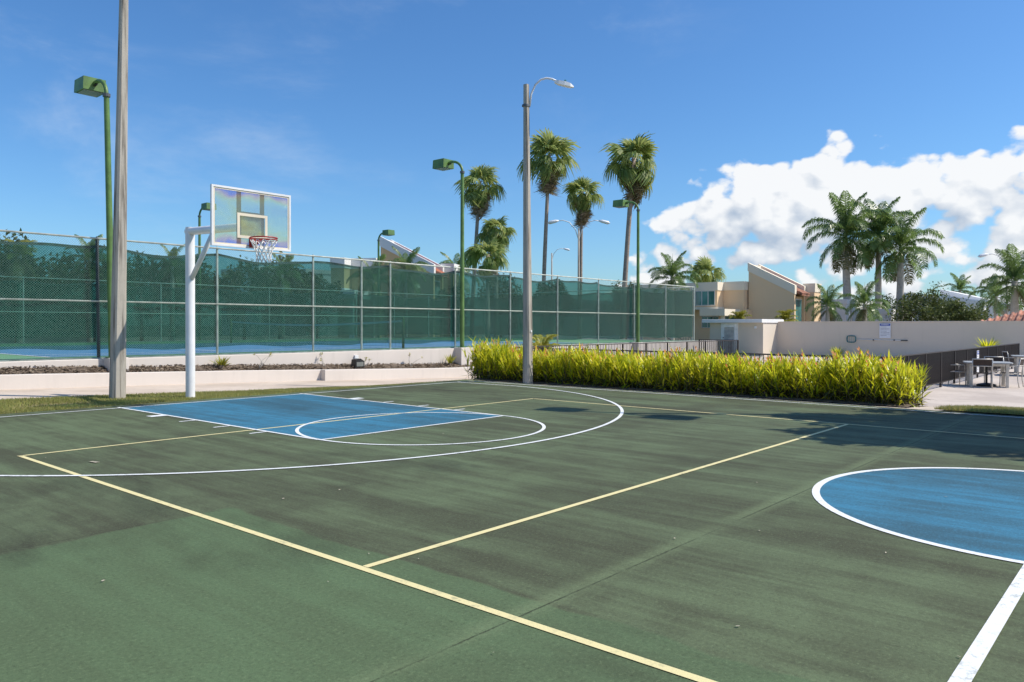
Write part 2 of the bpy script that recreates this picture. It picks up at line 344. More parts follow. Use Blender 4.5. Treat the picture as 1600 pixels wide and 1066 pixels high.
M_lgreen = mat('green_pole_paint', (.115, .215, .055), .45, .18, 2.2); M_lgreen_d = mat('green_pole_paint_far', (.10, .19, .06), .5, .15, 2.2); M_lens = glass_mat('lamp_lens', (.35, .37, .34), .25)
M_hoopwhite = mat('white_post_paint', (.82, .81, .80), .35, .05, 2); M_cream = mat('cream_target_paint', (.80, .70, .54), .5, .05, 2); M_rim = mat('red_rim_paint', (.42, .035, .025), .42, .1, 6); M_net = mat('white_net_cord', (.82, .81, .78), .8, .08, 20)
M_dark = mat('dark_steel', (.035, .036, .035), .45, .1, 5); M_fpost = mat('fence_post_paint', (.36, .43, .38), .5, .2, 5); M_fdark = mat('dark_fence_post_paint', (.03, .045, .045), .5, .2, 5); M_wire = mat('chain_link_wire', (.26, .33, .28), .5, .1, 8, .0)
M_rail = mat('pale_fence_rail', (.58, .60, .52), .5, .15, 4)
M_screen = screen_mat('green_windscreen_cloth', (.005, .050, .039), .70); M_hem = mat('windscreen_hem', (.012, .075, .062), .8, .2, 4)
M_bronze = mat('brown_black_fence_paint', (.030, .023, .021), .45, .1, 6); M_brail = mat('fence_cap_paint', (.055, .046, .045), .35, .1, 6)
M_tan = stucco_mat('tan_house_stucco', (.88, .64, .40), .03); M_hcream = stucco_mat('cream_house_stucco', (.88, .78, .62), .04); M_orange = stucco_mat('orange_house_stucco', (.70, .48, .26), .05); M_hwhite = stucco_mat('white_house_stucco', (.80, .79, .77), .05); M_hgrey = stucco_mat('grey_house_stucco', (.46, .47, .46), .05)
M_teal = glass_mat('teal_window_glass', (.10, .30, .28)); M_wing = glass_mat('dark_window_glass', (.035, .045, .05)); M_frame = mat('white_window_frame', (.70, .70, .68), .5, .05, 4)
M_tile = mat('terracotta_tile', (.46, .135, .065), .75, .3, 2.5, bmp=.3); M_tile2 = mat('weathered_terracotta_tile', (.45, .20, .13), .8, .35, 2.5, bmp=.3)
M_trunk_f = streaked_mat('fan_palm_bark', (.37, .30, .245), (.18, .14, .11), 5, 6, .6, .95); M_trunk_r = streaked_mat('royal_palm_bark', (.52, .475, .42), (.30, .26, .22), 3, 5, .5, .9); M_bark = streaked_mat('tree_bark', (.14, .105, .075), (.05, .04, .03), 12, 1, .6, .95)
M_shaft = mat('palm_crownshaft', (.14, .21, .06), .5, .15, 3)
M_fan = leaf_mat('fan_palm_leaf', [(.085, .145, .035), (.14, .22, .05), (.24, .32, .08), (.45, .47, .16)], .5, .4, None, 1.2, .25); M_fan_dead = leaf_mat('dead_fan_leaf', [(.22, .16, .10), (.34, .26, .16), (.46, .36, .22)], .8, .15)
M_frond = leaf_mat('royal_palm_leaf', [(.085, .15, .045), (.13, .21, .06), (.23, .32, .095)], .32, .4, None, 1.2, .2); M_frond_old = leaf_mat('ageing_palm_leaf', [(.10, .12, .04), (.20, .19, .075), (.29, .25, .12)], .6, .2); M_frond_y = leaf_mat('golden_palm_leaf', [(.16, .21, .03), (.34, .34, .045), (.50, .42, .05)], .45, .3)
M_tree = leaf_mat('broad_leaf', [(.030, .060, .016), (.050, .090, .022), (.085, .130, .030)], .5, .3); M_tree2 = leaf_mat('olive_broad_leaf', [(.045, .075, .02), (.085, .115, .03), (.14, .17, .05)], .5, .3)
M_hedge = leaf_mat('lance_leaf', [(.17, .28, .014), (.36, .46, .02), (.60, .61, .025), (.82, .73, .04), (.90, .80, .10)], .34, .50, (.90, .88, .05), 2.0, .2); M_flower = leaf_mat('orange_bract', [(.80, .16, .03), (.88, .32, .05), (.80, .45, .22)], .5, .3); M_cane = mat('cane_stem', (.10, .085, .035), .7, .25, 8)
M_chairf = mat('brushed_aluminium_frame', (.60, .57, .52), .4, .08, 6, .35); M_sling = mat('brown_sling_fabric', (.055, .036, .028), .8, .15, 12); M_ttop = mat('grey_table_top', (.36, .36, .35), .45, .1, 4); M_black = mat('black_plastic', (.012, .012, .013), .5, .1, 6)
M_sign = mat('white_sign_face', (.80, .80, .82), .4, .04, 5); M_signblue = mat('blue_sign_print', (.07, .12, .42), .4, .05, 5); M_print = mat('grey_sign_print', (.30, .31, .34), .5, .05, 5); M_tealnet = mat('teal_net_frame', (.03, .20, .22), .5, .1, 5); M_doorw = mat('white_louvre_door', (.86, .85, .83), .5, .05, 4); M_band = mat('pole_strap_steel', (.10, .11, .12), .5, .1, 5)

# ================================================================== SETTING
def S(x):
    """height of the walk behind the baseline: it falls away to the right"""
    xs = [-40, -8, -1.5, 3.8, 11, 12.2, 200]; zs = [.35, .16, .02, -.125, -.355, -.38, -.38]
    return float(np.interp(x, xs, zs))
def PZ(x, y):
    """height of the paving on the pool side"""
    return float(np.interp(x, [7.4, 9.5, 12.4, 300], [-.012, -.13, -.38, -.38]))
g = MB(); g.grid([-2500, -300, -60, 60, 300, 2500], [-2500, -300, -60, 80, 300, 2500], lambda x, y: -.75)
struct(g.build('ground', M_land))

# the court: one slab with its painted areas and lines as sheets just above it
court = MB().cbox(-20, -30, -.5, 7.42, .52, 0, .012).build('sports_court', M_court); struct(court)
def sheet(name, m, poly, z, parent):
    b = MB(); b.add([(x, y, z) for x, y in poly], [tuple(range(len(poly)))]); o = b.build(name, m, parent, fix=False)
    if o.data.polygons[0].normal.z < 0: o.data.flip_normals()
    return o
def line(name, m, a, b, w, z, parent=court, ext=.0):
    a = Vector(a); b = Vector(b); d = (b-a).normalized(); n = Vector((-d.y, d.x))*w/2; a = a-d*ext; b = b+d*ext
    return sheet(name, m, [tuple(a-n), tuple(b-n), tuple(b+n), tuple(a+n)], z, parent)
def arc(name, m, c, r, a0, a1, w, z, parent=court, n=96):
    b = MB(); vs = []
    for i in range(n+1):
        t = a0+(a1-a0)*i/n
        for q in (r-w/2, r+w/2): vs.append((c[0]+q*math.cos(t), c[1]+q*math.sin(t), z))
    b.add(vs, [(2*i, 2*i+1, 2*i+3, 2*i+2) for i in range(n)]); o = b.build(name, m, parent, fix=False)
    if o.data.polygons[0].normal.z < 0: o.data.flip_normals()
    return o
def g2(u, v): p = gnd(u, v); return (p.x, p.y)
kA, kB, kC, kD = g2(185, 638), g2(469.5, 615.8), g2(787.4, 650.2), g2(499.5, 688.5)    # surveyed corners of the key
sheet('painted_key', M_blue, [kA, kB, kC, kD], .003, court)
fc = ((kC[0]+kD[0])/2, (kC[1]+kD[1])/2); fr = math.hypot(kC[0]-kD[0], kC[1]-kD[1])/2
cc = (-.09, -13.48)
disc = [(cc[0]+1.80*math.cos(2*PI*i/96), cc[1]+1.80*math.sin(2*PI*i/96)) for i in range(96)]
sheet('painted_centre_disc', M_blue, disc, .003, court)
LW = .05
for a, b in ((kA, kD), (kB, kC), (kD, kC)): line('lane_line', M_white, a, b, LW, .0055, ext=.024)
line('baseline', M_white, (-9.3, .0), (7.14, -.0), LW, .0068)
line('sideline', M_white, (7.115, .0), (7.115, -27), LW, .0058)
arc('free_throw_circle', M_white, fc, fr-.01, 0, 2*PI, LW, .0072, n=128)
arc('centre_circle', M_white, cc, 1.83, 0, 2*PI, .065, .0055, n=128)
line('half_court_line', M_white, (-9.3, -13.50), (cc[0]-1.86, -13.50), .075, .0068)
line('half_court_line', M_white, (cc[0]+1.86, -13.50), (7.09, -13.50), .075, .0068)
hc = (0, -1.41); r3 = 6.63; t0 = math.asin(.55/r3)
arc('three_point_line', M_white, hc, r3, PI+t0-.02, 2*PI-t0+.02, .055, .0078, n=160)
line('three_point_line', M_white, (6.60, -.03), (6.60, -1.99), .055, .0063); line('three_point_line', M_white, (-6.60, -.03), (-6.60, -1.99), .055, .0063)
vx0, vx1, vy0, vy1, vyc = -4.69, 4.40, -4.35, -10.44, -22.6
for a, b in (((vx0, vy0), (vx1, vy0)), ((vx0, vy0-.03), (vx0, vyc)), ((vx1, vy0-.03), (vx1, vyc))): line('volleyball_line', M_yellow, a, b, .052, .0040, ext=.026)
line('volleyball_line', M_yellow, (vx0+.03, vy1), (vx1-.03, vy1), .052, .0044)
for sgn, (p0, p1) in ((-1, (kA, kD)), (1, (kB, kC))):       # lane marks
    for f_, wd, ln in ((.30, .20, .20), (.47, .05, .20), (.64, .05, .20), (.80, .05, .2)):
        x = p0[0]+(p1[0]-p0[0])*f_; y = p0[1]+(p1[1]-p0[1])*f_
        line('lane_mark', M_white, (x+sgn*.03, y), (x+sgn*(.03+ln*1.25), y), wd, .0061)
# pale flakes and dry leaves lying about on the coating
fl = []
for i in range(70):
    x = random.uniform(-7.5, 6.8); y = random.uniform(-13.5, -.6); s_ = random.uniform(.004, .013) if i > 5 or y < -7 else random.uniform(.03, .06); a = random.uniform(0, PI)
    d1 = Vector((math.cos(a), math.sin(a)))*s_; d2 = Vector((-d1.y, d1.x))*random.uniform(.3, .6)
    for q in [(-1, -1, 0), (1, -1, .0), (1, 1, .3), (-1, 1, .15)]: p = d1*q[0]+d2*q[1]; fl.append((x+p.x, y+p.y, .0085+q[2]*.008))
lit = obj('leaf_litter', rects_mesh('leaf_litter', mat('dry_flakes', (.50, .44, .33), .8, .3, 30), fl)); stuff(lit); tag(lit, 'tiny pale flakes and dry leaf bits scattered over the court', 'litter')

# lawn strip, walk, planting bed
XS = list(np.arange(-30, 13.01, .5))
def lawn_z(x, y):
    t = min(1, max(0, (y-.5)/2.8)); zc = -.02 if x < 7.4 else PZ(x, 0)-.004; return zc*(1-t)+(S(x)+.01)*t
EDGE = lambda x: float(np.interp(x, [-30, -2.8, 2.9, 9.0, 13], [2.55, 2.55, 2.25, 1.6, 1.4]))
b = MB(); nx = len(XS); TS = [0, .15, .3, .45, .6, .75, .9, 1]
b.add([(x, .50+(EDGE(x)-.50)*t, lawn_z(x, .5+2.8*t)) for t in TS for x in XS], [(j*nx+i, j*nx+i+1, j*nx+nx+i+1, j*nx+nx+i) for j in range(7) for i in range(nx-1)])
struct(b.build('lawn_strip', M_grassg))
b = MB()
b.add([(x, y_(x), S(x)+.012) for y_ in (lambda x: EDGE(x)-.02, lambda x: 5.42) for x in XS], [(i, i+1, nx+i+1, nx+i) for i in range(nx-1)])
struct(b.build('sidewalk', M_walk))
b = MB(); b.add([(x, y, S(x)+dz+ (.05*math.sin(x*3.1)*math.sin(x*1.3+y*4) if 5.6 < y < 6.2 else 0)) for y, dz in ((5.6, .29), (5.78, .33), (5.95, .38), (6.1, .43), (6.3, .47)) for x in np.arange(-30, 14, .2)], [(j*220+i, j*220+i+1, j*220+221+i, j*220+220+i) for j in range(4) for i in range(219)])
struct(b.build('planting_bed', M_soil, smooth=True))
ch = []
for i in range(5200):
    x = random.uniform(-4, 13); y = random.uniform(5.66, 6.24); z = S(x)+np.interp(y, [5.6, 5.95, 6.3], [.29, .38, .47])+random.uniform(.01, .05); s_ = random.uniform(.012, .04)
    a = random.uniform(0, 6.3); t = random.uniform(-.6, .6); d1 = Vector((math.cos(a), math.sin(a), t))*s_; d2 = Vector((-math.sin(a), math.cos(a), random.uniform(-.6, .6)))*s_*.45
    for q1, q2 in ((-1, -1), (1, -1), (1, 1), (-1, 1)): p = d1*q1+d2*q2; ch.append((x+p.x, y+p.y, z+p.z))
o = obj('mulch_chips', rects_mesh('mulch_chips', leaf_mat('bark_chip', [(.08, .055, .04), (.18, .13, .09), (.36, .29, .21)], .9, 0.05), ch)); stuff(o); tag(o, 'brown bark chips covering the raised planting bed', 'mulch')

# the paving of the pool side
xs = [7.41, 7.6, 8.5, 9.5, 11, 12.5, 14, 20, 30, 45, 80]; ys = list(np.arange(-40, 5.5, 3.2))+[5.6]
ys1 = [y for y in ys if y < .3]+[.51]
pm_ = MB().grid([x for x in xs if x < 12]+[12.4], ys1, PZ); pm_.grid([12.4, 14, 20, 30, 45, 80], ys, PZ)
patio = struct(pm_.build('patio', M_patio))
gp = [(7.47, -11.0), (8.6, -10.95), (9.7, -11.35), (10.1, -12.0), (10.2, -14.0), (10.1, -22), (7.47, -22)]
b = MB(); b.add([(x, y, PZ(x, y)+.03) for x, y in gp], [tuple(range(len(gp)))]); struct(b.build('lawn_patch', M_grassg))
b = MB(); b.grid([7.95, 8.4, 8.9, 9.5], list(np.arange(-10.4, 1.5, .8)), lambda x, y: PZ(x, y)+.02+.05*math.sin((x-7.95)/1.55*PI)); struct(b.build('hedge_bed', M_soil))

def grass(name, pts, label, hmin, hmax):
    k = len(pts); pts = np.asarray(pts); a = RNG.uniform(0, 2*PI, k); h = RNG.uniform(hmin, hmax, k); w = RNG.uniform(.003, .008, k); ln = RNG.uniform(.1, .8, k)*h; la = RNG.uniform(0, 2*PI, k)
    dx, dy = np.cos(a)*w, np.sin(a)*w
    v = np.stack([np.stack([pts[:,0]-dx, pts[:,1]-dy, pts[:,2]], 1), np.stack([pts[:,0]+dx, pts[:,1]+dy, pts[:,2]], 1), np.stack([pts[:,0]+np.cos(la)*ln, pts[:,1]+np.sin(la)*ln, pts[:,2]+h], 1)], 1).reshape(-1, 3)
    me = bpy.data.meshes.new(name); me.from_pydata(v.tolist(), [], [(3*i, 3*i+1, 3*i+2) for i in range(k)]); me.materials.append(M_grass)
    o = stuff(obj(name, me)); tag(o, label, 'grass'); return o
pts = []
while len(pts) < 95000:
    x = random.uniform(-6, 10.5); t = random.random(); y = .49+(EDGE(x)-.47)*t
    if math.sin(x*2.3+y*3)+math.sin(x*.9-y*4.1)+random.uniform(-1.6, 2.2) < -.6: continue
    pts.append((x, y+random.gauss(0, .02), lawn_z(x, .5+2.8*t)))
grass('lawn_grass', pts, 'short sunlit grass between the court baseline and the sidewalk',   .018, .055)
pts = []
while len(pts) < 26000:
    x = random.uniform(7.45, 10.2); y = random.uniform(-14.5, -10.95)
    if x > np.interp(y, [-14, -12, -11.35, -10.95], [10.2, 10.1, 9.7, 8.6]): continue
    pts.append((x, y, PZ(x, y)+.03))
grass('patch_grass', pts, 'short green grass patch beside the patio at the court edge', .03, .08)

# tennis court platform
FY = 6.42; TZ = .60
tc_ = struct(MB().box(-26, 6.30, -.6, 34, 27.5, TZ).build('tennis_court', M_tgreen))
sheet('tennis_play_area', M_tblue, [(-.1, 8.75), (24.2, 8.75), (24.2, 21.4), (-.1, 21.4)], TZ+.004, tc_)
for a, b2 in (((-.1, 8.7), (-.1, 21.5)), ((24.2, 8.7), (24.2, 21.5)), ((-.05, 9.35), (24.15, 9.35)), ((-.05, 20.3), (24.15, 20.3)), ((-.05, 10.7), (24.15, 10.7)), ((-.05, 18.95), (24.15, 18.95)), ((5.7, 10.75), (5.7, 18.9)), ((18.5, 10.75), (18.5, 18.9))):
    line('tennis_line', M_white, a, b2, .07, TZ+.009+random.random()*.001, tc_)

# ================================================================== WALLS
lw = thing('low_wall', 'low lavender grey wall along the walk, holding the mulch bed', 'wall', (0, 5.42, 0))
XL = [-30, -20, -8, -4.6, -1.5, 1.2, 3.8, 6.22]
def sloped_wall(parent, xs, y0, y1, h, m, name):
    b = MB(); vs = []; n = len(xs)
    for x in xs: z = S(x); vs += [(x, y0, z-.3), (x, y0, z+h), (x, y0+.012, z+h+.012), (x, y1, z+h+.012), (x, y1, z-.3)]
    fs = [(5*i+k, 5*i+5+k, 5*i+6+k, 5*i+1+k) for i in range(n-1) for k in range(4)]+[(0, 1, 2, 3, 4), tuple(5*(n-1)+k for k in (4, 3, 2, 1, 0))]
    return b.add(vs, fs).build(name, m, parent)
sloped_wall(lw, XL, 0, .18, .325, M_lav, 'wall_section'); sloped_wall(lw, [6.222, 8.5, 11, 12.2, 13.6], -.22, .18, .325, M_lav, 'wall_section')
rw = thing('retaining_wall', 'lavender grey retaining wall under the tall chain link fence', 'wall', (0, 6.24, 0))
MB().cbox(-30, 0, -.6, 34.4, .3, .625, .015).build('wall_face', M_lav, rw)
for px in (.55, 12.96, 25.35): MB().cbox(px-.24, -.36, -.6, px+.24, .02, .655, .015).build('pier', M_lav, rw)

pw = thing('pool_wall', 'long plain grey wall behind the pool fence', 'wall', (40, 0, 0))
MB().box(0, -45, -.6, .25, 5.3, 1.71).build('wall_face', M_grey, pw); MB().box(-.03, -45, 1.712, .28, 5.3, 1.76).build('wall_cap', M_grey, pw)

# pump house with louvred door
ph = thing('pump_house', 'small grey flat roofed pump house with a white louvred door', 'building', (37.8, 4.9, -.38))
MB().box(0, 0, 0, 2.9, 3.5, 2.06).build('wall', M_grey, ph); MB().cbox(-.32, -.06, 2.06, 3.1, 3.9, 2.27, .015).build('roof_slab', M_hwhite, ph)
dr = MB().box(-.05, 1.60, .05, .02, 2.72, 2.03).build('door_frame', M_doorw, ph)
MB().box(-.075, 1.74, .08, -.03, 2.58, 1.95).build('door', M_doorw, ph)
for k in range(19): MB().add([(-.078, 1.84, .30+.082*k), (-.078, 2.48, .30+.082*k), (-.115, 2.48, .25+.082*k), (-.115, 1.84, .25+.082*k), (-.078, 1.84, .285+.082*k), (-.078, 2.48, .285+.082*k)], [(0, 1, 2, 3), (3, 2, 5, 4)]).build('louvre', M_galv, ph)
for z in (.95, 1.12): MB().tube([(-.08, 2.53, z), (-.14, 2.53, z)], .03, 8).build('door_handle', M_dark, ph)
MB().box(-.10, .40, 1.70, -.001, .52, 1.84).build('wall_lamp', M_lampwhite, ph)

# ================================================================== CHAIN LINK FENCES
def fence_bay_mesh(w, h, p=.058, r=.0015):
    b = MB()
    for fam in (0, 1):
        t = -h
        while t < w:
            x0, z0, x1, z1 = t, 0., t+h, h
            if x0 < 0: z0 = -x0; x0 = 0.
            if x1 > w: z1 -= x1-w; x1 = w
            if x1-x0 > .02:
                if fam: z0, z1 = h-z0, h-z1
                y = .003 if fam else -.003; d = Vector((x1-x0, 0, z1-z0)).normalized(); n = Vector((-d.z, 0, d.x))*r
                vs = []
                for x, z in ((x0, z0), (x1, z1)): vs += [(x+n.x, y, z+n.z), (x, y-r, z), (x-n.x, y, z-n.z), (x, y+r, z)]
                b.add(vs, [(k, (k+1) % 4, 4+(k+1) % 4, 4+k) for k in range(4)])
            t += p
    return b.mesh('chain_link_mesh', M_wire, fix=False)
def screen_mesh(w, h, z0, sag, seed):
    rs = random.Random(seed); n = 16; b = MB(); k1, k2 = rs.uniform(0, 6), rs.uniform(0, 6); rows = 9
    vs = []
    for j in range(rows):
        t = j/(rows-1)
        for i in range(n+1):
            u = i/n; top = h-sag*(.35+.65*math.sin(PI*u)**.8)-.03*math.sin(9*u+k1); bot = z0+.05*math.sin(5*u+k2)*math.sin(PI*u)
            vs.append((u*w, .05+.025*math.sin(7*u+3*t+k1)*math.sin(PI*u)+.02*math.sin(17*u+k2), bot+(top-bot)*t))
    b.add(vs, [(j*(n+1)+i, j*(n+1)+i+1, (j+1)*(n+1)+i+1, (j+1)*(n+1)+i) for j in range(rows-1) for i in range(n)])
    hem = MB()
    top = vs[-(n+1):]; hem.add([(x, y-.006, z-.05) for x, y, z in top]+[(x, y-.006, z+.02) for x, y, z in top], [(i, i+1, n+2+i, n+1+i) for i in range(n)])
    return b.mesh('windscreen', M_screen, True, fix=False), hem.mesh('windscreen_hem', M_hem, True, fix=False)
def chain_fence(name, label, origin, rz, posts, H=3.05, link=True, dark=(), sag=.16, zs=.26, extra=()):
    t = thing(name, label, 'fence', origin, rz, 'chain link fences round the tennis court')
    x0, x1 = posts[0], posts[-1]
    for p in list(posts)+list(extra):
        dk = any(abs(p-q) < .05 for q in dark); rr = .042 if (dk or p in (x0, x1)) else .032
        o = MB().tube([(p, 0, 0), (p-(.03 if dk else 0), 0, H+.02), (p-(.03 if dk else 0), 0, H+.05)], [rr, rr, rr*.5], 10).build('post', M_fdark if dk else M_fpost, t, True); smooth_by_angle(o)
    for nm, z, r in (('top_rail', H, .024), ('middle_rail', H*.483, .021), ('bottom_rail', .04, .016)): MB().tube([(x0, -.035, z), (x1, -.035, z)], r, 8).build(nm, M_rail if nm != 'bottom_rail' else M_fpost, t, True)
    cache = {}
    for i, (a, c) in enumerate(zip(posts[:-1], posts[1:])):
        w = c-a; key = round(w, 2)
        if link:
            if key not in cache: cache[key] = fence_bay_mesh(w, H-.04)
            o = obj('chain_link_mesh', cache[key], t, (a, -.062, .03))
        s1, h1 = screen_mesh(w, H-.10, zs, sag*random.uniform(.6, 1.4), i*7+len(name)); o = obj('windscreen', s1, t, (a, 0, 0)); obj('windscreen_hem', h1, o)
    return t
P0 = [-6.03, -2.88, .27, 3.44, 6.64, 9.78, 12.94, 16.1, 19.27, 22.42, 25.57, 28.7, 31.85]
chain_fence('chain_link_fence', 'nearest tall chain link fence with green windscreen, above the mulch bed', (0, FY, TZ), 0, P0, dark=(.27,), extra=(8.54,))
P1 = [-5+3.15*i for i in range(13)]
chain_fence('chain_link_fence', 'far side chain link fence seen through the nearer green windscreen', (0, 25.8, TZ), 0, P1[:-1]+[31.85], link=False)
chain_fence('chain_link_fence', 'end chain link fence joining the near and far tennis fences', (31.85, FY+.1, TZ), PI/2, [.02+3.2*i for i in range(7)], link=False)

# tennis net
tn = thing('tennis_net', 'tennis net with green posts behind the windscreen', 'net', (12.1, 8.4, TZ))
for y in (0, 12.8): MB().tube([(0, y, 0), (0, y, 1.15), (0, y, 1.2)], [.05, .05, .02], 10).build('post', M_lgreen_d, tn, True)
b = MB(); 
for k in range(33):
    for z0, z1, off in ((.98, 1.09, 0),): pass
def nz(y): return 1.08-.16*math.sin(PI*y/12.8)
b.add([(0, .05+.4*k-(.1 if k == 32 else 0), nz(.4*k)-dz) for dz in (0, .07) for k in range(33)], [(k, k+1, 34+k, 33+k) for k in range(32)]); b.build('net_band', M_frame, tn, fix=False)
b = MB(); 
for k in range(64): y = .05+.2*k; b.add([(0, y-.004, .05), (0, y+.004, .05), (0, y+.004, nz(y)-.07), (0, y-.004, nz(y)-.07)], [(0, 1, 2, 3)])
for k in range(7): z = .06+.13*k; b.add([(0, .05, z), (0, 12.75, z), (0, 12.75, z+.007), (0, .05, z+.007)], [(0, 1, 2, 3)])
stuff(b.build('net_mesh', M_black, tn, fix=False))

# ================================================================== LAMP POSTS
def bend(p0, up, out, n=8):
    """pole top bending over from vertical into a horizontal arm: quarter turn"""
    return [(p0[0]+out[0]*(1-math.cos(t)), p0[1]+out[1]*(1-math.cos(t)), p0[2]+up*math.sin(t)) for t in [PI/2*i/n for i in range(n+1)]]
def tennis_lamp(loc, rz, label, m, lean=0.0, double=False, H=7.0):
    """arm points along local +x"""
    t = thing('tennis_lamp', label, 'lamp post', loc, rz, 'green box lamps round the tennis court')
    pts = [(0, -lean, 0), (0, -lean*.5, H*.5), (0, 0, H-.45)]
    MB().tube([pts[0], (0, -lean, .02)], [.16, .16], 12).build('base_plate', m, t)
    pole = MB().tube(pts, [.085, .075, .065], 12).build('pole', m, t, True); smooth_by_angle(pole)
    for s in ((1, -1) if double else (1,)):
        arm = bend((0, 0, H-.45), .45, (.55*s, 0)) + [(.85*s, 0, H-.02)]
        a = MB().tube(arm, .05, 10).build('arm', m, t, True); smooth_by_angle(a)
        if s == 1: MB().tube([(0, 0, H-.50), (0, 0, H-.42)], .09, 12).build('collar', M_band, a)
        c = [(.72, -.28), (1.32, -.28), (1.32, .28), (.72, .28)]
        vs = [(s*(x*1.0), y, H-.20) for x, y in c]+[(s*(.72+(x-.72)*.97+.0), y*.96, H+.12) for x, y in c]+[(s*(.76+(x-.72)*.87), y*.86, H+.135) for x, y in c]
        bx = MB().add(vs, [(3, 2, 1, 0)]+[(i, (i+1) % 4, 4+(i+1) % 4, 4+i) for i in range(4)]+[(4+i, 4+(i+1) % 4, 8+(i+1) % 4, 8+i) for i in range(4)]+[(8, 9, 10, 11)]).build('lamp_box', m, t)
        MB().box(min(s*.77, s*1.27), -.23, H-.215, max(s*.77, s*1.27), .23, H-.202).build('lens', M_lens, bx)
        MB().tube([(s*.60, 0, H-.05), (s*.74, 0, H-.07)], .035, 8).build('bracket', M_dark, bx)
    return t
tennis_lamp((.33, 6.05, .655), PI/2, 'tall green box lamp behind the left concrete pole, by the fence', M_lgreen, lean=.12)
tennis_lamp((12.96, 6.07, .655), PI/2, 'green box lamp on a pier at the left end of the hedge', M_lgreen)
tennis_lamp((25.35, 6.07, .655), PI/2, 'green box lamp farthest right along the near tennis fence', M_lgreen)
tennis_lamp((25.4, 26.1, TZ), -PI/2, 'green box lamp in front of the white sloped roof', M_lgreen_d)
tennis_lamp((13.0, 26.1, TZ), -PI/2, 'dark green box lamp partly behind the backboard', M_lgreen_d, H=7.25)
tennis_lamp((7.95, -13.0, -.02), math.atan2(-2.9, .35), 'double headed box lamp beyond the right edge, shading the court', M_lgreen, double=True, H=9.1)['group'] = 'lamps beside the court'

def concrete_pole(loc, label, H, r0, r1, lean, rz, lamp_dir=None):
    t = thing('concrete_pole', label, 'light pole', loc, rz, 'concrete light poles beside the court')
    b = MB(); vs = []; n = 7
    for i in range(n):
        k = i/(n-1); r = r0+(r1-r0)*k; c = r*.36; cx, cy = lean[0]*k, lean[1]*k
        vs += [(cx+x, cy+y, H*k-.3*(i == 0)) for x, y in ((-r+c, -r), (r-c, -r), (r, -r+c), (r, r-c), (r-c, r), (-r+c, r), (-r, r-c), (-r, -r+c))]
    fs = [tuple(range(7, -1, -1)), tuple(8*(n-1)+k for k in range(8))]+[(8*i+k, 8*i+(k+1) % 8, 8*i+8+(k+1) % 8, 8*i+8+k) for i in range(n-1) for k in range(8)]
    b.add(vs, fs).build('shaft', M_pole, t)
    if lamp_dir is not None:
        dx, dy = lamp_dir; z0 = H-.46; w = r1
        for zz in (H-.58,): MB().cbox(lean[0]-w-.025, lean[1]-w-.025, zz, lean[0]+w+.025, lean[1]+w+.025, zz+.07, .02).build('strap', M_band, t)
        p = [(0.09, -.55), (.13, -.25), (.24, .0), (.38, .13), (.53, .17), (.68, .145), (.80, .09)]
        a = MB().tube([(lean[0]+dx*q, lean[1]+dy*q, H+z) for q, z in p], .026, 8).build('arm', M_lampwhite, t, True)
        n_ = Vector((-dy, dx)); hd = MB(); sec = [(.74, .05, .05, .11), (.84, .075, .0, .10), (1.0, .09, -.035, .075), (1.15, .085, -.07, .025), (1.24, .03, -.075, -.045)]
        vs = []
        for q, w_, zb, zt in sec:
            for sg, z in ((-1, zb), (1, zb), (.8, zt), (-.8, zt)): vs.append((lean[0]+dx*q+n_.x*w_*sg, lean[1]+dy*q+n_.y*w_*sg, H+z))
        hd.add(vs, [(0, 1, 2, 3), (19, 18, 17, 16)]+[(4*i+k, 4*i+(k+1) % 4, 4*i+4+(k+1) % 4, 4*i+4+k) for i in range(4) for k in range(4)])
        h = hd.build('lamp_head', M_lampwhite, t); MB().tube([(lean[0]+dx*1.02, lean[1]+dy*1.02, H+.06), (lean[0]+dx*1.02, lean[1]+dy*1.02, H+.12)], .03, 8).build('photocell', mat('photocell_teal', (.03, .22, .2), .4, .1, 5), h)
    MB().tube([(0, -r0*.97, 1.35), (0, -r0*1.04, 1.35)], .03, 8).build('cap', M_lampwhite, t)
    return t
vr = (math.cos(YAW), -math.sin(YAW))
p = gnd(186, 625); concrete_pole((p.x, p.y+.1, 0), 'tall weathered concrete pole left of the basketball hoop', 10.5, .132, .050, (.14, -.14), 0)
p = gnd(825, 597); concrete_pole((p.x, p.y, -.02), 'weathered concrete light pole standing at the front of the hedge', 7.78, .113, .062, (-.03, .05), 0, vr)

def street_lamp(loc, H, arms, label, r=.09, m=None, ph_=None):
    t = thing('street_lamp', label, 'street lamp', loc, 0, 'distant street lamps')
    MB().tube([(0, 0, 0), (0, 0, H)], [r, r*.65], 8).build('pole', m or M_pole, t, True)
    for s in arms:
        dx, dy = vr[0]*s, vr[1]*s
        p = [(0, -.9), (.25, -.1), (.7, .45), (1.2, .6), (1.6, .55)]
        MB().tube([(dx*q, dy*q, H+z) for q, z in p], .035, 6).build('arm', M_lampwhite, t, True)
        MB().tube([(dx*1.5, dy*1.5, H+.57), (dx*1.75, dy*1.75, H+.53), (dx*2.2, dy*2.2, H+.42), (dx*2.35, dy*2.35, H+.38)], [.05, .12, .13, .03], 8).build('lamp_head', M_lampwhite, t, True)
    return t
q = at_d(904, 58); street_lamp((q.x, q.y, -.3), 9.1, (1, -1), 'slim street lamp with two curved arms in front of a fan palm', .10)
q = at_d(862, 100); street_lamp((q.x, q.y, -.3), 11.2, (1,), 'small distant street lamp with one arm between the fan palms', .13)
q = at_d(1573, 62); street_lamp((q.x, q.y, -.4), 7.1, (-1,), 'street lamp with one arm by the right edge palms', .11)

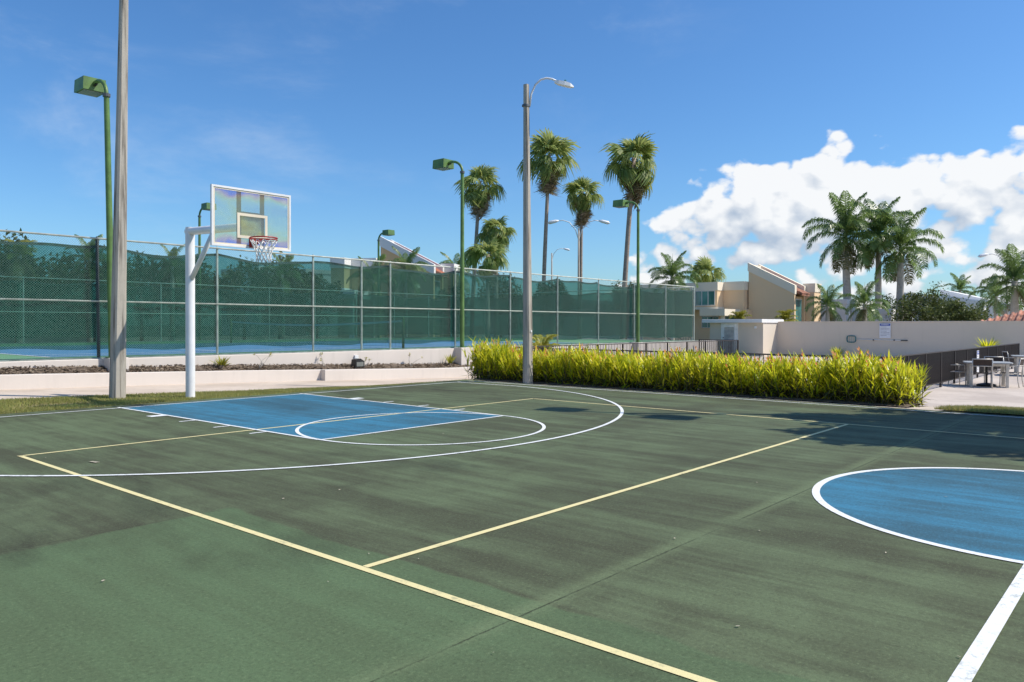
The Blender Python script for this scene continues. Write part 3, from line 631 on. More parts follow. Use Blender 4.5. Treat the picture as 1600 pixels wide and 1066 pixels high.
# ================================================================== BASKETBALL HOOP
hp = thing('basketball_hoop', 'white gooseneck basketball hoop with clear framed backboard and net', 'basketball hoop', (0, 1.1, 0))
BY = -1.27-1.1; bw = .80; z0b, z1b = 2.885, 3.96
post = MB().tube([(0, 0, -.3), (0, 0, 3.37), (0, 0, 3.47)], [.092, .092, .088], 24).build('post', M_hoopwhite, hp, True); smooth_by_angle(post, 50)
arm = MB().tube([(0, .085, 3.39), (0, 0, 3.39), (0, BY+.28, 3.31), (0, BY+.10, 3.305)], [.080, .080, .078, .078], 20).build('arm', M_hoopwhite, hp, True); smooth_by_angle(arm, 50)
MB().tube([(0, -.02, 2.38), (0, -.95, 3.30)], .048, 14).build('brace', M_hoopwhite, hp, True)
fr_ = MB(); fr_.box(-bw, BY-.022, z1b-.035, bw, BY+.030, z1b); fr_.box(-bw, BY-.022, z0b, bw, BY+.030, z0b+.035); fr_.box(-bw, BY-.022, z0b+.035, -bw+.035, BY+.030, z1b-.035); fr_.box(bw-.035, BY-.022, z0b+.035, bw, BY+.030, z1b-.035)
bb = fr_.build('backboard_frame', M_hoopwhite, hp)
def board_glass():
    """toughened glass: its frozen stress shows as faint rainbow bands"""
    m, nt, b = new_mat('stressed_board_glass'); out = nt.nodes['Material Output']
    v = coords(nt, False, (1, 1, 1)); n = noise(nt, v, 2.0, 3, .55, .5)
    sx = nt.nodes.new('ShaderNodeSeparateXYZ'); nt.links.new(nt.nodes.new('ShaderNodeTexCoord').outputs['Object'], sx.inputs[0])
    e = math_n(nt, 'ABSOLUTE', math_n(nt, 'MULTIPLY', math_n(nt, 'SUBTRACT', sx.outputs[2], 3.42), 1.75))
    ph = math_n(nt, 'ADD', math_n(nt, 'MULTIPLY', n, 1.0), math_n(nt, 'MULTIPLY', math_n(nt, 'POWER', e, 3.0), .75))
    rp = nt.nodes.new('ShaderNodeValToRGB'); nt.links.new(ph, rp.inputs[0]); el = rp.color_ramp.elements
    el[0].position = .25; el[0].color = (.62, .80, .90, 1); el[1].position = 1.25 if False else 1.0; el[1].color = (.30, .42, .92, 1)
    for pos, c in ((.42, (.66, .88, .90)), (.52, (.78, .95, .86)), (.62, (.86, .95, .70)), (.72, (.97, .83, .66)), (.82, (.86, .60, .74)), (.9, (.48, .45, .88))): q = el.new(pos); q.color = (*c, 1)
    tr = nt.nodes.new('ShaderNodeBsdfTransparent'); nt.links.new(mix_rgb(nt, .55, (.95, .97, .96), rp.outputs[0]), tr.inputs[0])
    df = nt.nodes.new('ShaderNodeBsdfDiffuse'); nt.links.new(mix_rgb(nt, .5, (.8, .76, .62), rp.outputs[0]), df.inputs[0])
    gl = nt.nodes.new('ShaderNodeBsdfGlossy'); gl.inputs['Roughness'].default_value = .03
    a = nt.nodes.new('ShaderNodeMixShader'); a.inputs[0].default_value = .16; nt.links.new(tr.outputs[0], a.inputs[1]); nt.links.new(df.outputs[0], a.inputs[2])
    c = nt.nodes.new('ShaderNodeMixShader'); c.inputs[0].default_value = .06; nt.links.new(a.outputs[0], c.inputs[1]); nt.links.new(gl.outputs[0], c.inputs[2])
    nt.links.new(c.outputs[0], out.inputs[0]); return m
MB().box(-bw+.035, BY-.006, z0b+.035, bw-.035, BY+.006, z1b-.035).build('glass', board_glass(), bb)
ln = MB(); yy = BY-.0085
for e, w_ in ((.035, .028),):
    x0, x1, zz0, zz1 = -bw+e, bw-e, z0b+e, z1b-e
    ln.box(x0, yy-.002, zz1-w_, x1, yy, zz1); ln.box(x0, yy-.002, zz0, x1, yy, zz0+w_); ln.box(x0, yy-.002, zz0+w_, x0+w_, yy, zz1-w_); ln.box(x1-w_, yy-.002, zz0+w_, x1, yy, zz1-w_)
ln.build('border_line', M_cream, bb)
ts = MB(); x0, x1, zz0, zz1, w_ = -.305, .305, 3.06, 3.515, .05
ts.box(x0, yy-.003, zz1-w_, x1, yy, zz1); ts.box(x0, yy-.003, zz0, x1, yy, zz0+w_); ts.box(x0, yy-.003, zz0+w_, x0+w_, yy, zz1-w_); ts.box(x1-w_, yy-.003, zz0+w_, x1, yy, zz1-w_)
ts.build('target_square', M_cream, bb)
for x in (-.235, .235): MB().box(x-.03, BY+.032, z0b+.01, x+.03, BY+.09, z1b-.02).build('support_bar', M_dark, bb)
MB().box(-.205, BY+.035, 3.51, .205, BY+.085, 3.55).build('support_bar', M_dark, bb); MB().box(-.205, BY+.035, 3.10, .205, BY+.05, 3.50).build('mount_plate', mat('taupe_plate', (.46, .36, .20), .7, .2, 6), bb)
RZ = 3.05; RC = (0, BY-.15-.235)
rim = MB(); 
for rr, zz, tt in ((.235, RZ, .0125), (.235, RZ-.035, .008)):
    vs = []; n1, n2 = 40, 8
    for i in range(n1):
        a = 2*PI*i/n1
        for k in range(n2): c = 2*PI*k/n2; q = rr+tt*math.cos(c); vs.append((RC[0]+q*math.cos(a), RC[1]+q*math.sin(a), zz+tt*math.sin(c)))
    rim.add(vs, [(i*n2+k, ((i+1) % n1)*n2+k, ((i+1) % n1)*n2+(k+1) % n2, i*n2+(k+1) % n2) for i in range(n1) for k in range(n2)])
rm = rim.build('rim', M_rim, hp, True)
MB().prism([(-.075, 2.90), (.075, 2.90), (.075, RZ+.03), (-.075, RZ+.03)], 1, BY-.035, BY-.009).build('rim_plate', M_rim, rm)
bk = MB(); bk.prism([(BY-.03, RZ+.012), (BY-.18, RZ+.012), (BY-.16, RZ-.05), (BY-.03, RZ-.14)], 0, -.06, .06); bk.build('rim_bracket', M_rim, rm)
nt_ = MB(); K = 12; lev = [(.235, RZ-.03), (.205, RZ-.11), (.165, RZ-.19), (.135, RZ-.27), (.125, RZ-.35), (.135, RZ-.43)]
for s in (1, -1):
    for k in range(K):
        nt_.tube([(RC[0]+r_*math.cos(2*PI*(k+s*.5*i)/K), RC[1]+r_*math.sin(2*PI*(k+s*.5*i)/K), z) for i, (r_, z) in enumerate(lev)], .0085, 5)
nt_.build('net', M_net, hp, True)

# ================================================================== PICKET FENCES
def picket_fence(name, label, a, b, z, H=1.06, pitch=.115, post_every=1.9, solid=False):
    a = Vector(a); b = Vector(b); L_ = (b-a).length; rz = math.atan2(b.y-a.y, b.x-a.x)
    t = thing(name, label, 'fence', (a.x, a.y, z), rz, 'dark picket fences round the pool')
    n = round(L_/post_every); pe = L_/n
    pm = MB().box(-.028, -.028, 0, .028, .028, H+.01).mesh('post', M_bronze)
    for i in range(n+1): obj('post', pm, t, (i*pe, 0, 0))
    MB().box(-.03, -.024, H, L_+.03, .024, H+.038).build('top_rail', M_brail, t); MB().box(.028, -.015, .13, L_-.028, .015, .165).build('bottom_rail', M_bronze, t)
    k = int(L_/pitch); me = MB().box(-.009, -.009, .166, .009, .009, H-.001).mesh('picket', M_bronze)
    for i in range(1, k):
        x = i*L_/k
        if min(x % pe, pe-x % pe) > .04: obj('picket', me, t, (x, 0, 0))
    return t
FZ = -.36
picket_fence('picket_fence', 'dark picket fence running behind the yellow hedge', (12.6, -8.72), (12.6, 3.6), FZ, 1.05, .12)
picket_fence('picket_fence', 'dark picket fence beside the patio tables, receding to the right', (12.7, -8.78), (33.4, -8.78), FZ, 1.05, .075)
picket_fence('picket_fence', 'dark picket fence in front of the lit retaining wall', (12.7, 3.68), (31.6, 3.68), FZ, 1.05, .115)
picket_fence('picket_fence', 'short dark picket fence at the pump house end of the retaining wall', (31.7, 3.75), (31.7, 6.0), FZ, 1.05, .12)
# stair railing beside the pump house
sr = thing('stair_railing', 'dark sloping stair railing between the tennis fence and the pump house', 'railing', (36.3, 9.2, -.38))
for z, r in ((1.0, .035), (.55, .03), (.1, .04)): MB().tube([(0, 1.4, z+1.0), (0, -.7, z-.15)], r, 6).build('rail', M_bronze, sr)
for k in range(12): y = 1.35-k*.18; MB().tube([(0, y, .05+1.15*(y+.7)/2.1-.1), (0, y, .82+1.15*(y+.7)/2.1)], .016, 5).build('baluster', M_bronze, sr)

# ================================================================== SIGNS AND SKIMMER
def sign(name, label, loc, rz, w, h):
    t = thing(name, label, 'sign', loc, rz, 'pool notices')
    MB().box(-w/2, 0, 0, w/2, .012, h).build('panel', M_sign, t); MB().box(-w/2+.02, -.003, h*.83, w/2-.02, -.0005, h-.02).build('header', M_signblue, t)
    b = MB()
    for i in range(7): b.box(-w*.40, -.003, h*(.74-.095*i), -w*.40+w*(.80 if i % 3 else .55), -.0005, h*(.765-.095*i))
    b.build('print_lines', M_print, t)
    b = MB()
    for i in range(6): b.box(-w*.32+i*w*.11, -.0055, h*.885, -w*.32+i*w*.11+w*.075, -.0035, h*.935)
    b.build('header_print', M_sign, t); return t
q = at_x(1383, 39.96); sign('notice_sign', 'white pool notice with a blue header on the grey wall', (39.94, q.y, .78), -PI/2, .60, .86)
q = at_y(1527, -8.84); sign('notice_sign', 'narrow white notice with blue header on the patio fence', (q.x, -8.87, FZ+.18), 0, .36, .80)
sk = thing('pool_skimmer', 'long pole pool skimmer with teal net frame hung on the grey wall', 'pool skimmer', (39.93, 0, .66))
ya, yb = at_x(1330, 39.9).y, at_x(1418, 39.9).y
MB().tube([(0, ya-.25, .05), (0, yb, .0)], .018, 8).build('pole', M_lampwhite, sk, True)
lp = [(0, ya+.24*math.cos(t), .05+.20*math.sin(t)*(1.0)) for t in [2*PI*i/16 for i in range(17)]]
lp = [(0, ya+math.copysign(abs(math.cos(t))**.5, math.cos(t))*.25, .05+math.copysign(abs(math.sin(t))**.5, math.sin(t))*.19) for t in [2*PI*i/24 for i in range(25)]]
MB().tube(lp, .028, 6, cap=False).build('net_frame', M_tealnet, sk, True)
b = MB()
for k in range(5): yk = ya-.2+.1*k; b.box(-.004, yk-.004, -.12, .004, yk+.004, .22)
b.build('net_mesh', M_tealnet, sk)
for f_ in (.35, .75): yk = ya-.25+(yb-ya+.25)*f_; MB().box(-.03, yk-.03, -.02, .06, yk+.03, .05).build('hook', M_dark, sk)
MB().box(-.022, yb, -.025, .022, yb+.35, .025).build('grip', M_dark, sk)

# ================================================================== PATIO FURNITURE
def table(loc, rz, label):
    t = thing('patio_table', label, 'table', loc, rz, 'patio tables')
    n = 40; b = MB(); pr = []
    for i in range(n):
        a = 2*PI*i/n; c, s_ = math.cos(a), math.sin(a); k = (abs(c)**6+abs(s_)**6)**(-1/6); pr.append((.60*k*c*1.06, .60*k*s_*1.06))
    b.prism(pr, 2, .715, .75); b.build('table_top', M_ttop, t)
    for x in (-.47, .47):
        for y in (-.47, .47): MB().cbox(x-.042, y-.042, 0, x+.042, y+.042, .714, .008).build('leg', M_chairf, t)
    MB().box(-.42, -.49, .64, .42, -.45, .713).build('apron', M_chairf, t); MB().box(-.42, .45, .64, .42, .49, .713).build('apron', M_chairf, t)
    return t
def umbrella_base(loc, label):
    t = thing('umbrella_base', label, 'umbrella base', loc)
    MB().tube([(0, 0, 0), (0, 0, .05), (0, 0, .07), (0, 0, .10)], [.27, .27, .22, .06], 24).build('disc', M_black, t); MB().tube([(0, 0, .10), (0, 0, .62)], .032, 12).build('stem', M_black, t)
def chair(loc, rz, label):
    """faces local +y; back at -y"""
    t = thing('patio_chair', label, 'chair', loc, rz, 'patio chairs')
    for s in (-1, 1):
        x = .255*s
        MB().tube([(x, -.27, 0), (x, -.235, .22), (x, -.225, .44), (x, -.255, .62), (x, -.30, .87)], .0155, 6).build('back_leg', M_chairf, t, True)
        MB().tube([(x, .235, 0), (x, .225, .43)], .0155, 6).build('front_leg', M_chairf, t, True)
        MB().tube([(x, .24, .425), (x, -.23, .425)], .0145, 6).build('seat_rail', M_chairf, t, True)
        MB().tube([(x, .20, .43), (x, .205, .62), (x, .17, .64), (x, -.255, .635)], .0145, 6).build('arm_rest', M_chairf, t, True)
    MB().tube([(-.255, .225, .425), (.255, .225, .425)], .0145, 6).build('seat_rail', M_chairf, t, True)
    MB().cbox(-.245, -.21, .428, .245, .21, .445, .005).build('seat', M_sling, t)
    MB().tube([(-.27, -.30, .865), (.27, -.30, .865)], .018, 6).build('back_rail', M_chairf, t, True); MB().tube([(-.255, -.262, .655), (.255, -.262, .655)], .016, 6).build('back_rail', M_chairf, t, True)
    MB().add([(-.24, -.268, .665), (.24, -.268, .665), (.24, -.297, .855), (-.24, -.297, .855), (-.24, -.260, .665), (.24, -.260, .665), (.24, -.289, .855), (-.24, -.289, .855)], [(0, 1, 2, 3), (7, 6, 5, 4), (0, 3, 7, 4), (1, 5, 6, 2)]).build('backrest', M_sling, t)
    return t
TP = gnd(1543, 602.5, -.378); TP = Vector((TP.x, TP.y, -.378)); RT = -1.41
def rel(dx, dy): c, s_ = math.cos(RT), math.sin(RT); return (TP.x+dx*c-dy*s_, TP.y+dx*s_+dy*c, -.378)
table(TP, RT+.10, 'grey square patio table standing fully in view beside the dark fence'); umbrella_base(rel(-.02, .05), 'black round umbrella base under the nearer patio table')
chair(rel(-.14, -.62), RT+.06, 'patio chair with its brown back towards the court, front of the nearer table')
chair(rel(-.88, .12), RT-PI/2+.35, 'patio chair at the left side of the nearer table'); chair(rel(.62, .05), RT+PI/2-.25, 'patio chair at the right side of the nearer table'); chair(rel(.18, .95), RT+PI, 'patio chair at the far side of the nearer table, by the fence')
T2 = gnd(1612, 586, -.378); T2 = Vector((T2.x, T2.y, -.378))
table(T2, RT+.05, 'grey patio table cut by the right picture edge'); q = gnd(1584, 584, -.378); chair((q.x, q.y, -.378), RT-PI/2+.3, 'patio chair left of the farther table at the right edge')

# ================================================================== HEDGE AND BED PLANTS
def blade(b, p, d, L_, w, droop, n=3):
    """one lance-shaped leaf starting at p along d"""
    d = Vector(d).normalized(); sd = d.cross(Vector((0, 0, 1)));
    if sd.length < .05: sd = Vector((1, 0, 0))
    sd.normalize(); sd = (sd+Vector((0, 0, random.uniform(-.5, .5)))).normalized(); pts = []; q = Vector(p); dd = d.copy()
    prof = [.35, 1., .75, 0.] if n == 3 else [.4, 1., .9, .55, 0.]
    for i in range(n+1):
        pts.append((q.copy(), w*prof[i])); q = q+dd*L_/n; dd = (dd+Vector((0, 0, -droop))).normalized()
    vs = []
    for c, k in pts[:-1]: vs += [c-sd*k, c+sd*k]
    vs.append(pts[-1][0]); m = len(pts)-1
    b.add(vs, [(2*i, 2*i+1, 2*i+3, 2*i+2) for i in range(m-1)]+[(2*m-2, 2*m-1, 2*m)])
hd = thing('hedge', 'long yellow green hedge of lance leaves with orange flowers beside the court', 'hedge', (0, 0, 0))
hl, hs, hf, hd_ = MB(), MB(), MB(), MB()
for i in range(2100):
    y = random.uniform(-10.35, 1.2); x = 8.18+1.25*random.random()**1.15
    if (y > .9 or y < -10.0) and random.random() < .4: x = random.uniform(8.35, 9.2)
    zb = PZ(x, y)+.02; hgt = random.choice((random.uniform(.42, .7), random.uniform(.58, .80), random.uniform(.62, .88)))*(1+.30*max(0, (y+1.2)/2.4))*(1.04 if y < -9 else 1)*(1+.09*math.sin(y*1.9)+.06*math.sin(y*4.7+1))
    lx, ly = random.gauss(-.04, .10), random.gauss(0, .10)
    top = Vector((x+lx, y+ly, zb+hgt*.86)); base = Vector((x, y, zb))
    hs.tube([base, base.lerp(top, .5)+Vector((0, 0, .02)), top], [.008, .007, .004], 4, cap=False)
    for k in range(8):
        t = .22+.78*(k/7)**.9; a = random.uniform(0, 2*PI); up = random.uniform(.9, 2.2)*(.55+.7*t); c = base.lerp(top, t)
        blade(hl, c, (math.cos(a), math.sin(a), up), random.uniform(.20, .40), random.uniform(.013, .023), random.uniform(.05, .28))
    for k in range(5): a = random.uniform(0, 2*PI); blade(hd_ if k < 3 else hl, base.lerp(top, random.uniform(.03, .35)), (math.cos(a), math.sin(a), random.uniform(-.6, 1.3)), random.uniform(.14, .30), random.uniform(.012, .022), .25)  # extra low leaves, dark brown and green: the hedge's under-shade put into their colour
    if random.random() < .12:
        f = top+Vector((0, 0, .10)); hs.tube([top, f], .004, 4, cap=False)
        for k in range(5): a = k*2.4; blade(hf, f+Vector((0, 0, .025*k)), (math.cos(a), math.sin(a), .9), random.uniform(.07, .13), .014, .05)
stuff(hl.build('leaves', M_hedge, hd, fix=False)); stuff(hd_.build('under_shade_leaves', leaf_mat('under_shade_leaf', [(.05, .045, .018), (.10, .09, .03), (.19, .15, .06), (.10, .13, .03)], .7, .2), hd, fix=False)); stuff(hs.build('canes', M_cane, hd, fix=False)); stuff(hf.build('flowers', M_flower, hd, fix=False))

def rosette(name, label, loc, n, L_, w, m, pot=True, up=(.5, 2.2), group=None, cat='plant'):
    t = thing(name, label, cat, loc, 0, group); b = MB()
    for i in range(n): a = random.uniform(0, 2*PI); blade(b, (0, 0, .06), (math.cos(a), math.sin(a), random.uniform(*up)), L_*random.uniform(.65, 1.1), w*random.uniform(.8, 1.2), random.uniform(.02, .16), 4)
    b.build('leaves', m, t, fix=False)
    if pot: MB().tube([(0, 0, -.06), (0, 0, .02), (0, 0, .12)], [.085, .10, .07], 12).build('stem_base', M_bark, t, True)
    return t
def bedpt(u, y=5.95): q = at_y(u, y); return (q.x, y, S(q.x)+.36)
rosette('bromeliad', 'yellow bromeliad in the mulch bed beside the hoop post', bedpt(346), 30, .40, .030, M_frond_y, group='yellow bed plants')
rosette('bromeliad', 'yellow bromeliad in the bed next to the pier by the hedge', bedpt(703), 22, .46, .034, M_frond_y, up=(.8, 2.6), group='yellow bed plants')
def twig(u, label, h, dead=False):
    x, y, z = bedpt(u); t = thing('bare_shrub', label, 'shrub', (x, y, z), 0, 'thin bare shrubs in the mulch bed'); b = MB(); l = MB()
    for i in range(3):
        a = random.uniform(0, 6.3); p = Vector((0, 0, -.03)); pts = [p.copy()]; d = Vector((math.cos(a)*.5, math.sin(a)*.5, 1))
        for k in range(4): p = p+d.normalized()*h*(.3-.03*i); d += Vector((random.gauss(0, .45), random.gauss(0, .3), .05)); pts.append(p.copy())
        b.tube(pts, [.014, .012, .009, .007, .004], 5)
        for k in range(7): blade(l, pts[-1]-Vector((0, 0, random.uniform(0, .06))), (random.gauss(0, 1), random.gauss(0, 1), .6), random.uniform(.05, .10), .018, .1)
    b.build('stems', M_trunk_r, t, True); l.build('leaves', M_frond_y, t, fix=False)
for u, lab, h in ((405, 'thin bare shrub standing straight in the bed under the backboard', .55), (508, 'leaning thin shrub left of the flood light', .5), (570, 'small thin shrub just right of the flood light', .34), (641, 'thin shrub near the right end of the mulch bed', .5)): twig(u, lab, h)
x, y, z = bedpt(558); fl_ = thing('flood_light', 'small black flood light box on the mulch bed', 'flood light', (x, y, z))
MB().prism([(-.17, 0), (.19, 0), (.19, .22), (.05, .30), (-.13, .27)], 1, -.12, .12).build('housing', M_black, fl_); MB().box(-.12, -.135, .05, .15, -.121, .19).build('lens', M_lens, fl_); MB().tube([(0, 0, -.08), (0, 0, .01)], .03, 8).build('stake', M_black, fl_)
q = at_y(557, 6.2); jb = thing('junction_box', 'small white junction box on the retaining wall above the flood light', 'box', (q.x, 6.24, S(q.x)+.60)); MB().box(-.07, -.06, 0, .07, -.002, .16).build('cover', M_lampwhite, jb); MB().tube([(0, -.03, -.2), (0, -.03, 0)], .015, 6).build('conduit', M_lampwhite, jb)

# ================================================================== PALMS
def fan_leaf_mesh(name, m, Lp, Rr, droop, seed):
    """petiole along +x then a pleated fan with split, hanging tips"""
    rs = random.Random(seed); b = MB(); n = 22; c = Vector((Lp, 0, -.10*Lp))
    b.add([(0, -.02, 0), (0, .02, 0), (c.x, .014, c.z), (c.x, -.014, c.z), (0, 0, -.03), (c.x, 0, c.z-.02)], [(0, 3, 2, 1), (0, 4, 5, 3), (1, 2, 5, 4)])
    for i in range(n):
        a = (i/(n-1)-.5)*R(240); wv = R(240)/n*.72; rr = Rr*(.78+.30*math.cos(a*.5))*rs.uniform(.85, 1.08)
        prev = None
        for k, (f, ww) in enumerate(((.0, .35), (.45, 1.), (.72, .62), (.90, .30), (1.04, 0.))):
            dz = -droop*(f**2.3)*rr*rs.uniform(.7, 1.25) + .05*math.cos(a)*f*rr - .12*abs(math.sin(a))*f*rr
            q = rr*f*(1-.28*droop*f*f); ctr = c+Vector((math.cos(a)*q, math.sin(a)*q, dz)); hw = q*wv*ww if f > 0 else .006
            if f == 1.04: hw = .002
            t = Vector((-math.sin(a), math.cos(a), (.30 if i % 2 else -.30)))
            cur = [ctr-t*hw, ctr+t*hw]
            if prev: o = len(b.v); b.v += [tuple(p) for p in prev+cur]; b.f.append((o, o+1, o+3, o+2))
            prev = cur
    return b.mesh(name, m, fix=False)
FAN = [fan_leaf_mesh('leaf', M_fan, .62, 1.05, .35, 1), fan_leaf_mesh('leaf', M_fan, .90, 1.10, .62, 2), fan_leaf_mesh('leaf', M_fan, 1.10, 1.05, .95, 3), fan_leaf_mesh('leaf', M_fan, .95, 1.0, 1.25, 4)]
FAND = [fan_leaf_mesh('dead_leaf', M_fan_dead, .8, .85, 1.0, 5), fan_leaf_mesh('dead_leaf', M_fan_dead, .7, .75, 1.3, 6)]
def trunk(b, pts, rad, n=12):
    b.tube(pts, rad, n)
def fan_palm(loc, H, label, sc=1., lean=(0, 0), nl=28, nd=16, seed=0, r=.15, skirt=1.0):
    rs = random.Random(seed); t = thing('fan_palm', label, 'palm tree', loc, 0, 'fan palms')
    n = 9; pts = [(lean[0]*(i/(n-1))**1.4, lean[1]*(i/(n-1))**1.4, H*i/(n-1)-.3*(i == 0)) for i in range(n)]; top = Vector(pts[-1])
    b = MB(); trunk(b, pts, [r*(1.25-.45*i/(n-1))*(1+.05*rs.uniform(-1, 1)) for i in range(n)], 12); b.build('trunk', M_trunk_f, t, True)
    for i in range(nl):
        k = i/(nl-1); el = R(84)-R(128)*k**.85+R(rs.uniform(-16, 16)); az = i*2.39996+rs.uniform(-.8, .8)
        me = FAN[min(3, max(0, int(k*4.2)))]; s_ = sc*rs.choice((.62, .85, 1.0, 1.12, 1.2))*rs.uniform(.92, 1.05)
        mw = Matrix.Translation(top+Vector((0, 0, -.35*k*sc))) @ Matrix.Rotation(az, 4, 'Z') @ Matrix.Rotation(-el, 4, 'Y') @ Matrix.Rotation(rs.uniform(-.6, .6), 4, 'X') @ Matrix.Scale(s_, 4)
        obj('leaf', me, t, mw=mw)
    for i in range(nd):
        el = R(-58)-R(rs.uniform(0, 28)); az = rs.uniform(0, 2*PI); zz = -rs.uniform(.25, 1.5)*skirt*sc
        obj('dead_leaf', FAND[i % 2], t, mw=Matrix.Translation(top+Vector((0, 0, zz))) @ Matrix.Rotation(az, 4, 'Z') @ Matrix.Rotation(-el, 4, 'Y') @ Matrix.Rotation(rs.uniform(-1, 1), 4, 'X') @ Matrix.Scale(sc*rs.uniform(.75, 1.05), 4))
    return t
def frond_mesh(name, m, Lf, el0, curl, seed, nleaf=64, hang=.95, lw=.030, ll=.72):
    """feather frond in the x-z plane, arching over from elevation el0"""
    rs = random.Random(seed); b = MB(); n = 12; p = Vector((0, 0, 0)); a = el0; sp = []; 
    for i in range(n+1):
        sp.append((p.copy(), a)); p = p+Vector((math.cos(a), 0, math.sin(a)))*Lf/n; a -= curl*(.5+1.1*i/n)/n
    rad = [.034*(1-.9*i/n)+.004 for i in range(n+1)]
    b.tube([q for q, _ in sp], rad, 4, cap=False)
    for i in range(nleaf):
        t = .10+.90*i/(nleaf-1); f = t*n; k = min(n-1, int(f)); c = sp[k][0].lerp(sp[k+1][0], f-k); an = sp[k][1]; T = Vector((math.cos(an), 0, math.sin(an)))
        L_ = ll*(.45+.75*math.sin(PI*min(1, t*.92+.10))**.7)*rs.uniform(.85, 1.12)
        for s in (-1, 1):
            d = (T*.55+Vector((0, s, 0))*rs.uniform(.75, 1.05)+Vector((0, 0, rs.uniform(-.15, .5)))).normalized()
            p1 = c+d*L_*.5+Vector((0, 0, -.08*hang*L_)); p2 = p1+(d*.55+Vector((0, 0, -hang*rs.uniform(.6, 1.2)))).normalized()*L_*.55
            w = T*lw*1.15; b.add([c-w*.5, c+w*.5, p1+w, p1-w, p2], [(0, 1, 2, 3), (3, 2, 4)])
    return b.mesh(name, m, fix=False)
FR = [frond_mesh('frond', M_frond, 3.3, R(80), 1.0, 1), frond_mesh('frond', M_frond, 3.5, R(62), 2.0, 2), frond_mesh('frond', M_frond, 3.6, R(42), 2.2, 3), frond_mesh('frond', M_frond, 3.5, R(16), 1.9, 4), frond_mesh('frond', M_frond, 3.3, R(-20), 1.3, 5)]
FRO = frond_mesh('old_frond', M_frond_old, 3.0, R(-42), .9, 6); FRY = [frond_mesh('frond', M_frond_y, 2.0, R(e), 1.5, 20+i, 40, .5, .03, .5) for i, e in enumerate((75, 50, 25))]
def feather_palm(name, loc, H, label, sc=1., lean=(0, 0), nf=17, seed=0, r=.22, shaft=True, group='feather palms', fr=None, spear=True, old=2):
    rs = random.Random(seed); t = thing(name, label, 'palm tree', loc, 0, group); fr = fr or FR
    n = 9; pts = [(lean[0]*(i/(n-1))**1.3, lean[1]*(i/(n-1))**1.3, H*i/(n-1)-.3*(i == 0)) for i in range(n)]; top = Vector(pts[-1])
    b = MB(); trunk(b, pts, [r*(1.18-.42*i/(n-1)+.10*math.sin(PI*i/(n-1))) for i in range(n)], 14); b.build('trunk', M_trunk_r, t, True)
    if shaft: MB().tube([top, top+Vector((0, 0, .5*sc)), top+Vector((0, 0, 1.15*sc)), top+Vector((0, 0, 1.5*sc))], [r*.80, r*.74, r*.5, r*.2], 12).build('crownshaft', M_shaft, t, True)
    tz = top+Vector((0, 0, 1.25*sc if shaft else 0))
    for i in range(nf):
        k = i/(nf-1); me = fr[min(len(fr)-1, int(k*len(fr)*.999))]; az = i*2.39996+rs.uniform(-.3, .3)
        obj('frond', me, t, mw=Matrix.Translation(tz+Vector((0, 0, -.35*k*sc))) @ Matrix.Rotation(az, 4, 'Z') @ Matrix.Rotation(rs.uniform(-.12, .12), 4, 'Y') @ Matrix.Scale(sc*rs.uniform(.86, 1.1), 4))
    for i in range(old): obj('old_frond', FRO, t, mw=Matrix.Translation(tz+Vector((0, 0, -.5*sc))) @ Matrix.Rotation(rs.uniform(0, 6.28), 4, 'Z') @ Matrix.Scale(sc*rs.uniform(.75, .95), 4))
    if spear: MB().tube([tz, tz+Vector((.05, .02, 1.6*sc)), tz+Vector((.16, .05, 2.6*sc))], [.035, .022, .006], 6).build('spear_leaf', M_frond, t, True)
    return t
def top_z(v, d): return CAM.z+(509-v)/1204.*d
def palm_at(kind, u, d, vtop, label, below, base=-.4, **k):
    """vtop: picture row of the growing point; base ground height"""
    q = at_d(u, d); H = top_z(vtop, d)-base; return kind((q.x, q.y, base), H, label, **k) if kind is fan_palm else feather_palm(below, (q.x, q.y, base), H, label, **k)
def ln_(px, d): return (vr[0]*px*d/1204., vr[1]*px*d/1204.)
palm_at(fan_palm, 737, 60, 284, 'fan palm with browning crown left of the concrete light pole', None, base=.4, lean=ln_(13, 60), seed=1, sc=.86, nd=26, skirt=1.6)
palm_at(fan_palm, 847, 60, 243, 'tall fan palm directly right of the concrete light pole', None, lean=ln_(11, 60), seed=2, sc=1.04, nd=20, skirt=1.3)
palm_at(fan_palm, 906, 66, 300, 'narrower fan palm behind the two armed street lamp', None, lean=ln_(3, 66), seed=3, sc=.84, nd=22, skirt=1.5)
palm_at(fan_palm, 972, 60, 247, 'largest fan palm, leaning right, above the green box lamp', None, lean=ln_(18, 60), seed=4, sc=1.24, nl=36, nd=16, r=.19, skirt=1.1)
palm_at(fan_palm, 775, 58, 356, 'small fan palm, upper of two below the browning palm', None, base=.4, seed=5, sc=.72, nl=34, nd=14)
palm_at(fan_palm, 762, 52, 398, 'lowest small fan palm just above the tennis fence', None, base=.4, seed=6, sc=.72, nl=34, nd=5)
palm_at(fan_palm, 1103, 80, 424, 'fan palm peeping over the flat roof of the tan house', None, seed=7, sc=.85, nl=36, nd=2)
palm_at(feather_palm, 1050, 62, 432, 'feather palm at the right end of the tennis fence', 'coconut_palm', seed=8, sc=.72, nf=20, shaft=False, r=.18)
palm_at(feather_palm, 1326, 72, 390, 'leftmost tall royal palm behind the grey wall', 'royal_palm', seed=9, sc=1.28, nf=21, r=.34, lean=ln_(-6, 72), old=5)
palm_at(feather_palm, 1372, 72, 392, 'middle royal palm of three, with its spear leaf up', 'royal_palm', seed=10, sc=1.22, nf=20, r=.28, old=5)
palm_at(feather_palm, 1405, 70, 410, 'right royal palm of three, next to the leafy tree', 'royal_palm', seed=11, sc=1.20, nf=20, r=.31, lean=ln_(2, 70), old=3)
